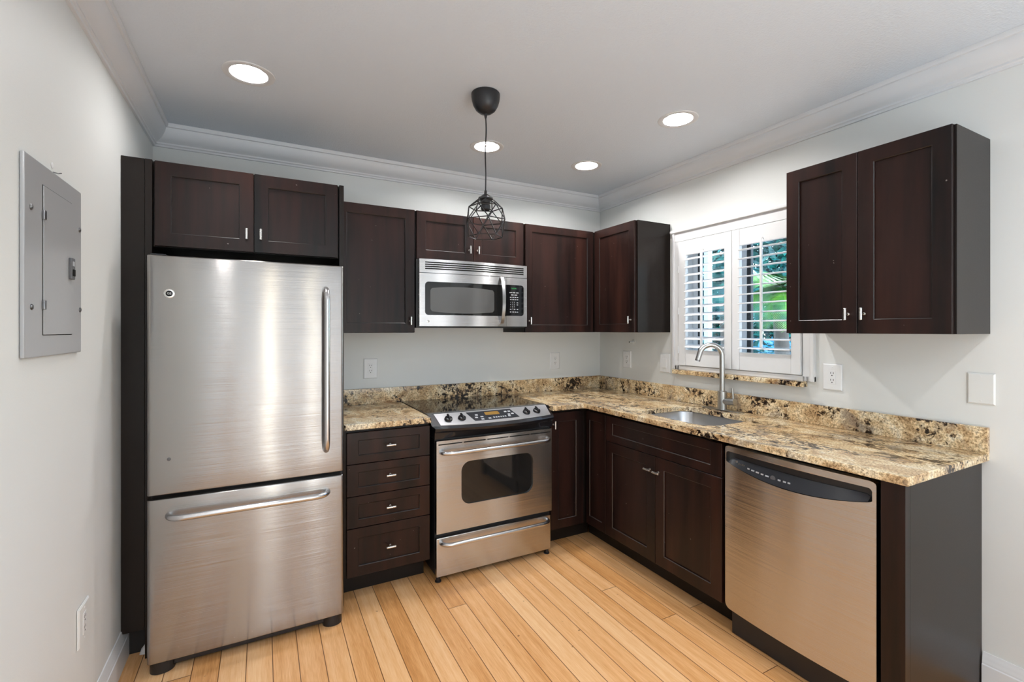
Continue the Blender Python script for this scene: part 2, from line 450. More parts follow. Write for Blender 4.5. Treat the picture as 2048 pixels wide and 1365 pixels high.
# ceiling with round openings for the recessed lamps
CANS = [(-2.541, -.818), (-1.306, -.572), (-.582, -.588), (-.580, -1.368), (-2.76, -2.35), (-2.40, -3.95), (-1.80, -4.4), (-.9, -3.3)]  # lamps behind the viewer are added for light and streaks on the steel
CR = .074
bm = bmesh.new()
def loop(pts):
    vs = [bm.verts.new(p) for p in pts]
    return [bm.edges.new((vs[i], vs[(i + 1) % len(vs)])) for i in range(len(vs))]
es = loop([(XL, YR, ZC), (0, YR, ZC), (0, 0, ZC), (XL, 0, ZC)])
for cx, cy in CANS:
    es += loop([(cx + CR * math.cos(2 * PI * k / 40), cy + CR * math.sin(2 * PI * k / 40), ZC) for k in range(40)])
bmesh.ops.triangle_fill(bm, use_beauty=True, use_dissolve=False, edges=es)
for f in bm.faces:
    if f.normal.z > 0: f.normal_flip()
me = bpy.data.meshes.new('ceiling'); bm.to_mesh(me); bm.free(); me.materials.append(M_ceil)
o = bpy.data.objects.new('ceiling', me); C.objects.link(o); o['kind'] = 'structure'
b = B(); b.box(XL - WT, WT, YR - WT, WT, ZC + .16, ZC + .2); struct(b, 'ceiling_deck', M_ceil, smooth=False)

# crown moulding: profile (distance from wall, height)
CP = [(0, 2.379), (.011, 2.379), (.013, 2.388), (.019, 2.392), (.019, 2.400), (.024, 2.404), (.036, 2.410), (.05, 2.424), (.062, 2.445), (.067, 2.462), (.067, 2.468), (.076, 2.470), (.079, 2.478), (.079, ZC - .0003), (0, ZC - .0003)]
def crown(name, fn, e0, e1):
    b = B(); rings = []
    for end in (e0, e1):
        rings.append([b.v(fn(d, z, end)) for d, z in CP])
    k = len(CP)
    for i in range(k): b.face([rings[0][i], rings[1][i], rings[1][(i + 1) % k], rings[0][(i + 1) % k]])
    b.face(rings[0]); b.face(list(reversed(rings[1])))
    return struct(b, name, M_trim, angle=25)
crown('trim_back', lambda d, z, e: ((XL + d) if e == 0 else -d, -d, z), 0, 1)
crown('trim_left', lambda d, z, e: (XL + d, -d if e == 0 else YR, z), 0, 1)
crown('trim_right', lambda d, z, e: (-d, -d if e == 0 else YR, z), 0, 1)
# baseboards
def baseboard(name, x, sgn, y0, y1):
    P = [(0, 0), (.016, 0), (.016, .092), (.013, .096), (.013, .104), (.010, .110), (.010, .116), (.006, .126), (.004, .138), (0, .138)]
    b = B(); b.prism([(x + sgn * d, z) for d, z in P], 'y', y0, y1); return struct(b, name, M_white)
baseboard('baseboard_left', XL, 1, -.56, YR)
baseboard('baseboard_right', 0, -1, -2.362, DY0 + .06)

# ------------------------------------------------------------------ window (frame coords: s along -Y, d into wall)
wt = thing('window_1', 'white framed window above the sink with a granite sill', 'window', (1.27, 0, 1.13), right=True)
wt['kind'] = 'structure'
s0, s1 = -WY0, -WY1
def casing(b, outer, inner, prof):
    pass
b = B(wt)
cl, cr, cb, ct = .803, 1.735, 1.128, 2.048
def bar(b, pts, d_prof):
    pass
# casing strips with a stepped profile
for (a0, a1, z0, z1, vert) in ((cl, s0, cb, ct, 1), (s1, cr, cb, ct, 1)):
    b.box(a0, a1, -.014, 0, z0, z1, .002); 
    if a0 < 1: b.box(a0, a0 + .018, -.024, -.012, z0, z1, .003)
    else: b.box(a1 - .018, a1, -.024, -.012, z0, z1, .003)
b.box(cl - .006, cr + .006, -.016, 0, WZ1, ct + .012, .002); b.box(cl - .012, cr + .012, -.032, -.012, ct, ct + .02, .004)
b.box(cl, cr, -.014, 0, cb, WZ0, .002)
b.obj('window_casing', M_white)
b = B(wt)
for q in ((s0 - .001, s0 + .012), (s1 - .012, s1 + .001)): b.box(q[0], q[1], -.004, .148, WZ0, WZ1)
b.box(s0, s1, -.004, .148, WZ0 - .001, WZ0 + .012); b.box(s0, s1, -.004, .148, WZ1 - .012, WZ1 + .001)
b.obj('window_reveal', M_white)
b = B(wt)
z0, z1 = WZ0 + .012, WZ1 - .012
for q in ((s0 + .012, s0 + .05), (1.19, 1.275), (s1 - .05, s1 - .012)): b.box(q[0], q[1], .10, .13, z0, z1, .003)
b.box(s0 + .012, s1 - .012, .10, .13, z0, z0 + .04, .003); b.box(s0 + .012, s1 - .012, .10, .13, z1 - .04, z1, .003)
b.obj('window_frame', M_white)
b = B(wt); b.box(1.275, 1.30, .105, .128, z0 + .04, z1 - .04); b.box(s0 + .05, s0 + .060, .105, .128, z0 + .04, z1 - .04)
b.obj('sash_seal', M_extdark)
b = B(wt); b.box(s0 + .05, s1 - .05, .118, .122, z0 + .04, z1 - .04); b.obj('window_pane', M_glass)
b = B(wt); b.box(.823, 1.693, -.045, 0, 1.099, 1.1275, .003); b.obj('window_sill', M_gbs)['label'] = 'speckled brown granite sill'
del wt['base']; wt['base'] = [1.27, 0, 1.13]

# shutters
def shutter(a0, a1, l0, l1, tilt, label, hinge_left):
    t = thing('plantation_shutter', label, 'shutter', ((a0 + a1) / 2, -.002, WZ0), right=True, group='shutter panels in the window')
    b = B(t); f0, f1 = -.026, -.001
    zb, zt, ob, ot = WZ0 + .004, WZ1 - .004, 1.262, 1.888
    b.box(a0, l0, f0, f1, zb, zt, .002); b.box(l1, a1, f0, f1, zb, zt, .002)
    b.box(l0, l1, f0 + .003, f1, zb, ob, .002); b.box(l0, l1, f0 + .003, f1, ot, zt, .002)
    b.obj('shutter_frame', M_white)
    n = 12; pitch = (ot - ob) / n
    for i in range(n):
        zc = ob + pitch * (i + .5); h = .030
        b = B(t); prof = []
        for k in range(16):
            an = 2 * PI * k / 16; y, z = h * math.cos(an), .0048 * math.sin(an)
            prof.append((-.0135 + y * math.cos(tilt) - z * math.sin(tilt), zc + y * math.sin(tilt) + z * math.cos(tilt)))
        b.prism(prof, 'x', l0 + .001, l1 - .001); b.obj('louver', M_white)
    lm = (l0 + l1) / 2
    b = B(t); b.box(lm - .006, lm + .006, -.054, -.042, ob + .03, ot - .005, .002); b.obj('tilt_rod', M_white)
    b = B(t); b.tube([(lm, -.026, ot + .012), (lm, -.036, ot + .022), (lm, -.046, ot + .012), (lm, -.048, ot - .006)], .0022, 8); b.obj('rod_hook', M_white)
    for z in (1.26, 1.52, 1.80):
        b = B(t); x = a0 if hinge_left else a1
        b.tube([(x, -.03, z - .022), (x, -.03, z + .022)], .004, 8); b.obj('hinge', M_white)
shutter(.866, 1.266, .921, 1.216, math.radians(20), 'left louvered white shutter panel, in the window half nearest the corner wall cabinet', True)
shutter(1.270, 1.671, 1.318, 1.621, math.radians(5), 'right louvered white shutter panel, partly behind the two-door wall cabinet', False)

# glass door behind the camera on the right wall
dt = thing('door_1', 'sliding glass patio door on the right wall', 'door', (-DY0, 0, 0), right=True); dt['kind'] = 'structure'
b = B(dt)
a, c = -DY0, -DY1; mid = (a + c) / 2
for q in ((a, a + .05), (mid - .03, mid + .03), (c - .05, c)): b.box(q[0], q[1], .04, .09, 0, DZ1, .003)
b.box(a, c, .04, .09, DZ1 - .05, DZ1, .003); b.box(a, c, .04, .09, 0, .06, .003)
b.obj('door_frame', M_white)
b = B(dt); b.box(a + .05, mid - .03, .062, .068, .06, DZ1 - .05); b.box(mid + .03, c - .05, .062, .068, .06, DZ1 - .05); b.obj('door_pane', M_glass)

# ------------------------------------------------------------------ cabinets (frame coords, fronts face local -y)
def shaker(b, x0, x1, z0, z1, yf, st=.056, rl=None, th=.019, dep=.008, edge=1):
    rl = rl or st
    g = .0012
    def ring(i0, i1, k0, k1, y): return [b.v((x, y, z)) for x, z in ((i0, k0), (i1, k0), (i1, k1), (i0, k1))]
    bk = ring(x0, x1, z0, z1, yf + th); s_ = ring(x0, x1, z0, z1, yf + g); o_ = ring(x0 + g, x1 - g, z0 + g, z1 - g, yf)
    i_ = ring(x0 + st, x1 - st, z0 + rl, z1 - rl, yf); e = .003
    j_ = ring(x0 + st + e, x1 - st - e, z0 + rl + e, z1 - rl - e, yf + e * .8)
    p_ = ring(x0 + st + e, x1 - st - e, z0 + rl + e, z1 - rl - e, yf + dep)
    def band(A, D, mi=0):
        b.mi = mi
        for k in range(4): b.face([A[k], A[(k + 1) % 4], D[(k + 1) % 4], D[k]])
        b.mi = 0
    band(bk, s_); band(s_, o_); band(o_, i_); band(i_, j_, edge); band(j_, p_, 0)
    b.face(p_); b.face(list(reversed(bk)))

def pull(owner, x, y, z, horiz, name='handle', L=.05):
    b = B(owner); r = .0058
    d = (L / 2, 0, 0) if horiz else (0, 0, L / 2)
    b.tube([(x, y, z), (x, y - .022, z)], .0042, 10)
    b.lathe([(.0055, 0), (.0055, .002), (.0042, .003)], (x, y, z), 'y', 12)
    c = Vector((x, y - .026, z)); dv = Vector(d)
    b.tube([c - dv, c - dv * .94, c + dv * .94, c + dv], [r * .8, r, r, r * .8], 12)
    return b.obj(name, M_pull)

def cabinet(name, label, cat, x0, x1, z0, z1, depth, doors, right=False, group=None, st=.056, kind='door', edge=1, ydoor=None, toe=None, boxname='cabinet_body', worn=False, ext=(0, 0), text_=(0, 0)):
    """doors: list of dict(x0,x1,z0,z1,h=(x,z,horiz),name,rl)"""
    t = thing(name, label, cat, ((x0 + x1) / 2, -depth / 2, 0 if toe else z0), right=right, group=group)
    b = B(t); b.box(x0 - ext[0], x1 + ext[1], -(depth - .0205), -.002, z0, z1, .001)
    if toe: b.box(x0 - text_[0], x1 + text_[1], -toe, -.002, 0.001, z0)
    b.obj(boxname, M_panelwood)
    for d in doors:
        bb = B(t); shaker(bb, d['x0'], d['x1'], d['z0'], d['z1'], -depth, d.get('st', st), d.get('rl'))
        o = bb.obj(d.get('name', 'door'), [M_wood, M_woodedge if worn else M_plainedge], smooth=False)
        if 'h' in d: pull(o, d['h'][0], -depth, d['h'][1], d['h'][2])
        if 'label' in d: o['label'] = d['label']
    return t

UB, UT = 1.3764, 2.1235
GU = 'dark wall cabinets'
# over the fridge
cabinet('wall_cabinet', 'deep dark wood cabinet above the stainless refrigerator, two small doors', 'cabinet', -2.903, -2.151, 1.752, 2.1195, .638,
        [dict(x0=-2.8955, x1=-2.526, z0=1.754, z1=2.118, h=(-2.554, 1.832, False)), dict(x0=-2.523, x1=-2.158, z0=1.754, z1=2.118, h=(-2.497, 1.834, False))], group=GU)
cabinet('wall_cabinet', 'tall single-door dark wall cabinet between refrigerator and microwave', 'cabinet', -2.127, -1.673, UB, UT, .3267,
        [dict(x0=-2.1255, x1=-1.6745, z0=UB + .001, z1=UT - .001, h=(-1.703, 1.448, False))], group=GU)
cabinet('wall_cabinet', 'short two-door dark wall cabinet directly above the microwave', 'cabinet', -1.6715, -.9095, 1.828, UT, .3267,
        [dict(x0=-1.662, x1=-1.289, z0=1.829, z1=UT - .001, h=(-1.317, 1.906, False)), dict(x0=-1.286, x1=-.917, z0=1.829, z1=UT - .001, h=(-1.258, 1.907, False))], group=GU)
cabinet('wall_cabinet', 'single-door dark wall cabinet on the back wall, right of the microwave', 'cabinet', -.908, -.002, UB, UT, .3267,
        [dict(x0=-.900, x1=-.325, z0=UB + .001, z1=UT - .001, st=.05, h=(-.870, 1.456, False))], group=GU)
cabinet('wall_cabinet', 'single-door dark corner wall cabinet on the window wall, left of the shutters', 'cabinet', .331, .7695, UB, UT, .3175,
        [dict(x0=.335, x1=.757, z0=UB + .001, z1=UT - .001, h=(.724, 1.461, False))], right=True, group=GU)
cabinet('wall_cabinet', 'dark two-door wall cabinet hanging right of the window, white outlet below', 'cabinet', 1.777, 2.383, 1.3775, 2.131, .3177,
        [dict(x0=1.778, x1=2.0738, z0=1.379, z1=2.1295, h=(2.0406, 1.459, False)), dict(x0=2.0765, x1=2.3765, z0=1.379, z1=2.1295, h=(2.100, 1.459, False))], right=True, group=GU)
# fridge surround
b = B(); b.box(XL + .001, -2.930, -.638, -.618, .125, 2.1195, .001)
single(b, 'filler_panel', M_panelwood, 'tall narrow dark filler strip between left wall and refrigerator cabinet', 'panel')
b = B(); b.box(-2.929, -2.9045, -.640, -.002, .001, 2.1195, .001)
single(b, 'refrigerator_side_panel', M_panelwood, 'tall dark panel at the left side of the refrigerator', 'panel')
b = B(); b.box(-2.1500, -2.1285, -.638, -.002, .001, 2.1195, .001)
single(b, 'refrigerator_side_panel', M_panelwood, 'tall dark panel between refrigerator and the drawer cabinet', 'panel')
b = B(); b.box(XL + .001, -2.93, -.575, -.56, 0.001, .125)
single(b, 'toe_kick_board', M_box, 'short black toe kick board in the corner left of the refrigerator', 'panel')

# base cabinets
ZB, ZD = .8845, .8655
YB = .6249
dx0, dx1 = -2.112, -1.6765
hx = -1.893
cabinet('drawer_cabinet', 'dark base cabinet with four drawers between refrigerator and range', 'cabinet', -2.127, -1.676, .125, ZB, YB, [
    dict(x0=dx0, x1=dx1, z0=.7055, z1=ZD, rl=.040, name='drawer', h=(hx, .789, True)),
    dict(x0=dx0, x1=dx1, z0=.541, z1=.7020, rl=.040, name='drawer', h=(hx, .630, True)),
    dict(x0=dx0, x1=dx1, z0=.3775, z1=.5375, rl=.040, name='drawer', h=(hx, .463, True)),
    dict(x0=dx0, x1=dx1, z0=.1286, z1=.3735, rl=.050, name='drawer', h=(hx, .254, True))], toe=.51)
cabinet('base_cabinet', 'narrow dark base cabinet right of the range, vertical bar handle', 'cabinet', -.8885, -.6335, .125, ZB, YB,
        [dict(x0=-.887, x1=-.6345, z0=.128, z1=ZD, h=(-.868, .795, False))], toe=.51, worn=True, ext=(0, .12), text_=(0, .12))
cabinet('corner_base_cabinet', 'narrow dark panelled cabinet in the inner corner, left of the sink doors', 'cabinet', .6270, .8225, .125, ZB, .6133,
        [dict(x0=.628, x1=.8215, z0=.128, z1=ZD, st=.034, rl=.056)], right=True, toe=.504, worn=True, text_=(.115, 0))
cabinet('sink_cabinet', 'dark sink base cabinet with two doors under a false drawer front', 'cabinet', .8235, 1.662, .125, ZB - .26, .6133, [
    dict(x0=.8255, x1=1.6575, z0=.7105, z1=ZD, st=.062, rl=.042, name='false_drawer_front'),
    dict(x0=.8255, x1=1.2385, z0=.1286, z1=.7065, st=.060, h=(1.2018, .630, True)),
    dict(x0=1.2415, x1=1.6575, z0=.1286, z1=.7065, st=.060, h=(1.265, .628, True))], right=True, toe=.504, worn=True)
t = thing('end_cabinet_panel', 'dark end panel with front stile closing the counter past the dishwasher', 'panel', (2.33, -.3, 0), right=True)
b = B(t); b.box(2.289, 2.3588, -.6133, -.58, .001, ZB, .001); b.obj('front_stile', M_wood)
b = B(t); b.box(2.340, 2.3588, -.580, -.002, .001, ZB, .001); b.obj('side_panel', M_panelwood)

# ------------------------------------------------------------------ countertops
ZT, ZS = .915, .8857
def poly_slab(name, outer, hole, z0, z1, m, label, cat):
    bm = bmesh.new()
    def lp(pts, z):
        vs = [bm.verts.new((*p, z)) for p in pts]
        return vs, [bm.edges.new((vs[i], vs[(i + 1) % len(vs)])) for i in range(len(vs))]
    loops = [outer] + ([hole] if hole else [])
    tops, bots = [], []
    for z, store in ((z1, tops), (z0, bots)):
        ee = []
        for L_ in loops:
            vs, e = lp(L_, z); store.append(vs); ee += e
        bmesh.ops.triangle_fill(bm, use_beauty=True, use_dissolve=True, edges=ee)
    for a, c in zip(tops, bots):
        for i in range(len(a)): bm.faces.new((a[i], a[(i + 1) % len(a)], c[(i + 1) % len(a)], c[i]))
    bmesh.ops.recalc_face_normals(bm, faces=bm.faces)
    me = bpy.data.meshes.new(name); bm.to_mesh(me); bm.free(); me.materials.append(m)
    o = bpy.data.objects.new(name, me); C.objects.link(o); o['label'] = label; o['category'] = cat
    md = o.modifiers.new('edge', 'BEVEL'); md.width = .003; md.segments = 2; md.limit_method = 'ANGLE'; md.angle_limit = math.radians(60)
    return o
DB, DR = .657, .649
poly_slab('countertop', [(-2.1275, -.0015), (-2.1275, -DB), (-1.6775, -DB), (-1.6775, -.0015)], None, ZS, ZT, M_gtop,
          'short brown granite countertop on the drawer cabinet, left of the range', 'countertop')
r = .085; hx0, hx1, hy0, hy1 = -.548, -.14, -1.53, -1.02
hole = []
for cx, cy, a0 in ((hx1 - r, hy1 - r, 0), (hx0 + r, hy1 - r, 90), (hx0 + r, hy0 + r, 180), (hx1 - r, hy0 + r, 270)):
    for k in range(9):
        an = math.radians(a0 + 90 * k / 8); hole.append((cx + r * math.cos(an), cy + r * math.sin(an)))
poly_slab('countertop', [(-.8895, -.0015), (-.8895, -DB), (-DR - .03, -DB), (-DR - .008, -DB - .006), (-DR, -DB - .03), (-DR, -2.381), (-.0015, -2.381), (-.0015, -.0015)], hole, ZS, ZT, M_gtop,
          'L-shaped brown granite countertop around the sink, running over the dishwasher', 'countertop')
b = B(); b.box(-2.1275, -.0215, -.0205, -.0005, ZT + .0004, 1.0147, .0015)
single(b, 'backsplash', M_gbs, 'low brown granite backsplash strip along the wall behind the range', 'backsplash')
b = B(); b.box(-.0205, -.0005, -2.381, -.0005, ZT + .0004, 1.0147, .0015)
single(b, 'backsplash', M_gbs, 'low brown granite backsplash strip behind the faucet, under the window', 'backsplash')

# sink
t = thing('kitchen_sink', 'stainless undermount sink basin set in the granite below the faucet', 'sink', (-.344, -1.275, .70))
b = B(t)
def rr(x0, x1, y0, y1, r, z, n=8):
    out = []
    for cx, cy, a0 in ((x1 - r, y1 - r, 0), (x0 + r, y1 - r, 90), (x0 + r, y0 + r, 180), (x1 - r, y0 + r, 270)):
        for k in range(n + 1):
            an = math.radians(a0 + 90 * k / n); out.append((cx + r * math.cos(an), cy + r * math.sin(an), z))
    return out
rings = [rr(hx0 - .03, hx1 + .03, hy0 - .03, hy1 + .03, .1, ZS - .001), rr(hx0 - .008, hx1 + .008, hy0 - .008, hy1 + .008, .088, ZS - .001),
         rr(hx0 - .004, hx1 + .004, hy0 - .004, hy1 + .004, .085, ZS - .012), rr(hx0 + .004, hx1 - .004, hy0 + .004, hy1 - .004, .08, .735),
         rr(hx0 + .035, hx1 - .035, hy0 + .035, hy1 - .035, .07, .705)]
rv = [[b.v(p) for p in q] for q in rings]
for a, c in zip(rv, rv[1:]):
    for i in range(len(a)): b.face([a[i], a[(i + 1) % len(a)], c[(i + 1) % len(a)], c[i]])
b.face(rv[-1])
b.obj('basin', M_sink, angle=50)
b = B(t); b.lathe([(.042, .7055), (.042, .708), (.03, .7085), (.0, .7065)], (-.344, -1.275, 0), 'z', 24, cap=False); b.obj('drain', M_bar)

# faucet
FX, FY = -.070, -1.2372
t = thing('kitchen_faucet', 'brushed nickel gooseneck faucet on a flat deck plate behind the sink', 'faucet', (FX, FY, ZT))
b = B(t); b.box(FX - .026, FX + .026, FY - .128, FY + .128, ZT + .0003, ZT + .007, .003); b.obj('deck_plate', M_faucet)
b = B(t); b.lathe([(.0258, ZT + .007), (.0258, ZT + .112), (.0225, ZT + .114), (.016, ZT + .115)], (FX, FY, 0), 'z', 28); b.obj('faucet_body', M_faucet)
b = B(t); R = .064; zt = 1.240; ux, uy = -.80, .60
path = [(FX, FY, ZT + .11), (FX, FY, 1.1), (FX, FY, zt)]
for k in range(1, 25):
    an = math.radians(167 * k / 24); q = R - R * math.cos(an)
    path.append((FX + ux * q, FY + uy * q, zt + R * math.sin(an)))
dv = Vector(path[-1]) - Vector(path[-2]); dv.normalize()
path.append(tuple(Vector(path[-1]) + dv * .042))
b.tube(path, .0152, 16); sp = b.obj('spout', M_faucet)
b = B(sp); e = Vector(path[-1]); b.tube([e - dv * .002, e + dv * .008], .0152, 16); b.obj('aerator', M_screw)
b = B(t); b.tube([(FX, FY - .018, ZT + .055), (FX, FY - .086, ZT + .060)], .0195, 20); h = b.obj('valve', M_faucet)
b = B(h); b.tube([(FX, FY - .076, ZT + .062), (FX, FY - .068, ZT + .138)], .0058, 10); b.obj('lever', M_faucet)

# ------------------------------------------------------------------ refrigerator
t = thing('refrigerator', 'stainless steel bottom-freezer refrigerator in the dark surround, left of the counter', 'refrigerator', (-2.523, -.42, 0))
RX0, RX1, RY = -2.8979, -2.1495, -.7864
b = B(t); b.box(RX0 + .004, RX1 - .002, -.715, -.03, .03, 1.68, .004); b.obj('refrigerator_body', M_dgrey)
def fdoor(z0, z1, name):
    b = B(t); n = 60; us = []
    rd = .014
    for k in range(9):
        an = PI / 2 * k / 8; us.append(RX0 + rd - rd * math.cos(an))
    us += [RX0 + rd + (RX1 - RX0 - 2 * rd) * k / n for k in range(1, n)]
    us += [RX1 - (u - RX0) for u in reversed(us[:9])]
    def yf(u, z):
        d = min(u - RX0, RX1 - u); base = RY - .004 * (1 - ((u - (RX0 + RX1) / 2) / ((RX1 - RX0) / 2)) ** 2)
        if d < rd: base += rd - math.sqrt(max(0, rd * rd - (rd - d) ** 2))
        dz = min(z - z0, z1 - z)
        if dz < .006: base += .006 - math.sqrt(max(0, .006 ** 2 - (.006 - dz) ** 2))
        return base
    zs = [z0 + .006 * (1 - math.cos(PI / 2 * k / 4)) for k in range(5)] + [z0 + (z1 - z0) * k / 12 for k in range(1, 12)] + [z1 - .006 * (1 - math.cos(PI / 2 * k / 4)) for k in range(4, -1, -1)]
    cols = [[b.v((u, yf(u, z), z)) for z in zs] for u in us]
    for a, c in zip(cols, cols[1:]):
        for i in range(len(zs) - 1): b.face([a[i], c[i], c[i + 1], a[i + 1]])
    ed = [e for e in b.bm.edges if e.is_boundary]
    r_ = bmesh.ops.extrude_edge_only(b.bm, edges=ed)
    for g in r_['geom']:
        if isinstance(g, bmesh.types.BMVert): g.co.y = -.722 - b.off.y
    b.face([v for v in []]) if False else None
    return b.obj(name, M_steel, angle=60)
def barhandle(owner, p0, p1, out, r, nm='handle', flat=None, m=None):
    """bar from p0 to p1 standing off by out along -y, ends sweeping back"""
    p0, p1 = Vector(p0), Vector(p1); d = p1 - p0; L = d.length; d.normalize(); path = []
    rc = min(.06, L * .16)
    for k in range(9):
        an = PI / 2 * k / 8; path.append(p0 + d * (rc - rc * math.cos(an)) + Vector((0, -1, 0)) * out * math.sin(an))
    for k in range(8, -1, -1):
        an = PI / 2 * k / 8; path.append(p1 - d * (rc - rc * math.cos(an)) + Vector((0, -1, 0)) * out * math.sin(an))
    b = B(owner); b.tube(path, r, 16); return b.obj(nm, m or M_bar)
d1 = fdoor(.7257, 1.6951, 'refrigerator_door'); barhandle(d1, (-2.2293, RY, .835), (-2.2293, RY, 1.582), .052, .0125)
d2 = fdoor(.0495, .7088, 'freezer_drawer'); barhandle(d2, (-2.825, RY, .64), (-2.222, RY, .64), .052, .0125)
b = B(d1); b.lathe([(.0185, 0), (.0185, .003), (.016, .0045), (.012, .0045), (.012, .002), (.0, .002)], (-2.8229, RY - .0003, 1.5407), 'y', 32, cap=False); bad = b.obj('badge', M_pull)
b = B(d1); b.lathe([(.0122, .0025), (0, .0028)], (-2.8229, RY - .0003, 1.5407), 'y', 24, cap=False); b.obj('badge_face', M_slot)
text('badge_monogram', 'GE', .012, d1, (-2.8229, RY - .0038, 1.5407), FRONT, M_pull)
b = B(d1); b.lathe([(.0068, 0), (.0068, .0015), (.004, .0025), (0, .0025)], (-2.8241, RY - .0003, .8685), 'y', 20, cap=False); b.obj('screw_cap', M_lat)
b = B(t); b.box(RX0 + .008, RX0 + .06, -.76, -.66, 1.6955, 1.704, .003); b.obj('hinge_cover', M_dgrey)
b = B(t); b.box(RX0 + .06, RX1 - .06, -.755, -.70, .014, .045, .003); b.obj('base_grille', M_black)
for xa in (RX0 + .004, RX1 - .089):
    b = B(t); pr = []
    for k in range(13):
        an = PI + PI * k / 12; pr.append((xa + .0425 + .0425 * math.cos(an), -.745 + .035 * math.sin(an)))
    pr += [(xa + .085, -.70), (xa, -.70)]
    b.prism(pr, 'z', .0005, .047); b.obj('foot_cover', M_black)

# ------------------------------------------------------------------ range
t = thing('kitchen_range', 'stainless slide-in electric range with black glass cooktop between the counters', 'range', (-1.276, -.35, 0))
GX0, GX1, GY = -1.6518, -.8998, -.6586
b = B(t); b.prism([(-.63, .04), (-.63, .80), (-.565, .80), (-.565, .905), (-.03, .905), (-.03, .04)], 'x', GX0 + .002, GX1 - .002); b.obj('range_body', M_black, smooth=False)
b = B(t); b.box(-1.6745, -.892, -.575, -.024, .9055, .9185, .002); b.obj('cooktop', M_blackgloss)
# control console: bowed sloping panel
def bowy(x, y_end, y_mid):
    q = (x - (GX0 + GX1) / 2) / ((GX1 - GX0) / 2); return y_mid + (y_end - y_mid) * q * q
XA, XB = -1.676, -.8915
b = B(t); n = 32
def conrow(fy, z, x0=XA, x1=XB): return [b.v((x0 + (x1 - x0) * k / n, fy(x0 + (x1 - x0) * k / n), z)) for k in range(n + 1)]
rows = [conrow(lambda x: -.56, .9165), conrow(lambda x: -.573, .9190), conrow(lambda x: bowy(x, -.662, -.722), .866), conrow(lambda x: bowy(x, -.672, -.732), .852), conrow(lambda x: bowy(x, -.668, -.726), .838),
        conrow(lambda x: bowy(x, -.655, -.690), .826), conrow(lambda x: -.648, .79), conrow(lambda x: -.56, .79)]
# keep the trim above the counters: shrink below counter top handled by the narrow lower rows
for rw in rows[2:]:
    for k, v_ in enumerate(rw):
        x = v_.co.x + b.off.x; v_.co.x = max(GX0 - .022, min(GX1 + .008, x)) - b.off.x
for rw in rows[3:]:
    for v_ in rw:
        x = v_.co.x + b.off.x; v_.co.x = (GX0 + GX1) / 2 + (x - (XA + XB) / 2) * .975 - b.off.x
for a, c in zip(rows, rows[1:]):
    for k in range(n): b.face([a[k], a[k + 1], c[k + 1], c[k]])
for side in (0, n): b.face([rw[side] for rw in rows])
b.face(list(rows[0]) + list(reversed(rows[-1])))
con = b.obj('control_console', M_blackshine, angle=30)
# silver fascia lying on the slope
def slope(x, f): # f 0 top .. 1 bottom
    y0, z0 = -.573, .9190; y1, z1 = bowy(x, -.662, -.722), .866
    return (x, y0 + (y1 - y0) * f, z0 + (z1 - z0) * f)
def lift(x, f, h):
    y1 = bowy(x, -.662, -.722); nv = Vector((0, -(.9190 - .866), -(y1 + .573))); nv = Vector((0, -.053, (-.573 - y1))).normalized()
    p = Vector(slope(x, f)); return p + nv * h
def slope_patch(owner, x0, x1, f0, f1, h, name, m, sl=0, sr=0, n=24, th=.003, nf=5):
    """patch; left/right edges shift by sl/sr from top to bottom"""
    b = B(owner); g = []
    for j in range(nf + 1):
        f = f0 + (f1 - f0) * j / nf; row = []
        for k in range(n + 1):
            a0 = x0 + sl * j / nf; a1 = x1 + sr * j / nf; x = a0 + (a1 - a0) * k / n
            row.append((lift(x, f, h), lift(x, f, h - th)))
        g.append(row)
    tv = [[b.v(p[0]) for p in r_] for r_ in g]; bv = [[b.v(p[1]) for p in r_] for r_ in g]
    for j in range(nf):
        for k in range(n): b.face([tv[j][k], tv[j][k + 1], tv[j + 1][k + 1], tv[j + 1][k]]); b.face([bv[j][k], bv[j + 1][k], bv[j + 1][k + 1], bv[j][k + 1]])
    for j in range(nf): b.face([tv[j][0], tv[j + 1][0], bv[j + 1][0], bv[j][0]]); b.face([tv[j][n], bv[j][n], bv[j + 1][n], tv[j + 1][n]])
    for k in range(n): b.face([tv[0][k], bv[0][k], bv[0][k + 1], tv[0][k + 1]]); b.face([tv[nf][k], tv[nf][k + 1], bv[nf][k + 1], bv[nf][k]])
    return b.obj(name, m, angle=30)
fas = slope_patch(con, -1.640, -.902, .06, .98, .003, 'fascia', M_fascia, .012, -.012)
dis = slope_patch(con, -1.452, -1.166, .16, .80, .0042, 'display_panel', M_dgrey, .022, .02)
slope_patch(con, -1.345, -1.255, .25, .47, .005, 'amber_display', M_amber, th=.001)
for x, f in ((-1.40, .40), (-1.41, .58), (-1.375, .55), (-1.38, .72), (-1.21, .34), (-1.185, .34), (-1.20, .55), (-1.175, .52), (-1.335, .70), (-1.205, .66)):
    slope_patch(con, x - .008, x + .008, f - .04, f + .04, .0052, 'touch_button', M_mark, n=2, th=.001, nf=2)
for i in range(6):
    slope_patch(con, -1.31 + i * .015, -1.302 + i * .015, .62, .70, .005, 'touch_button', M_mark, n=1, th=.001, nf=1)
for x in (-1.5725, -1.4955, -1.077, -1.0005):
    p = lift(x, .56, .003); y1 = bowy(x, -.662, -.722)
    nv = Vector((0, -.053, (-.573 - y1))).normalized()
    b = B(con); b.tube([p, p + nv * .004, p + nv * .012, p + nv * .014], [.0235, .0235, .021, .017], 24)
    k_ = b.obj('knob', M_blackshine)
    b = B(k_); up = Vector((0, nv.z, -nv.y)); up = up if up.z > 0 else -up
    q0 = p + nv * .016 - up * .018; q1 = p + nv * .018 + up * .022
    b.tube([q0, q0 + (q1 - q0) * .5, q1], [.006, .008, .0065], 10); b.obj('knob_grip', M_blackshine)
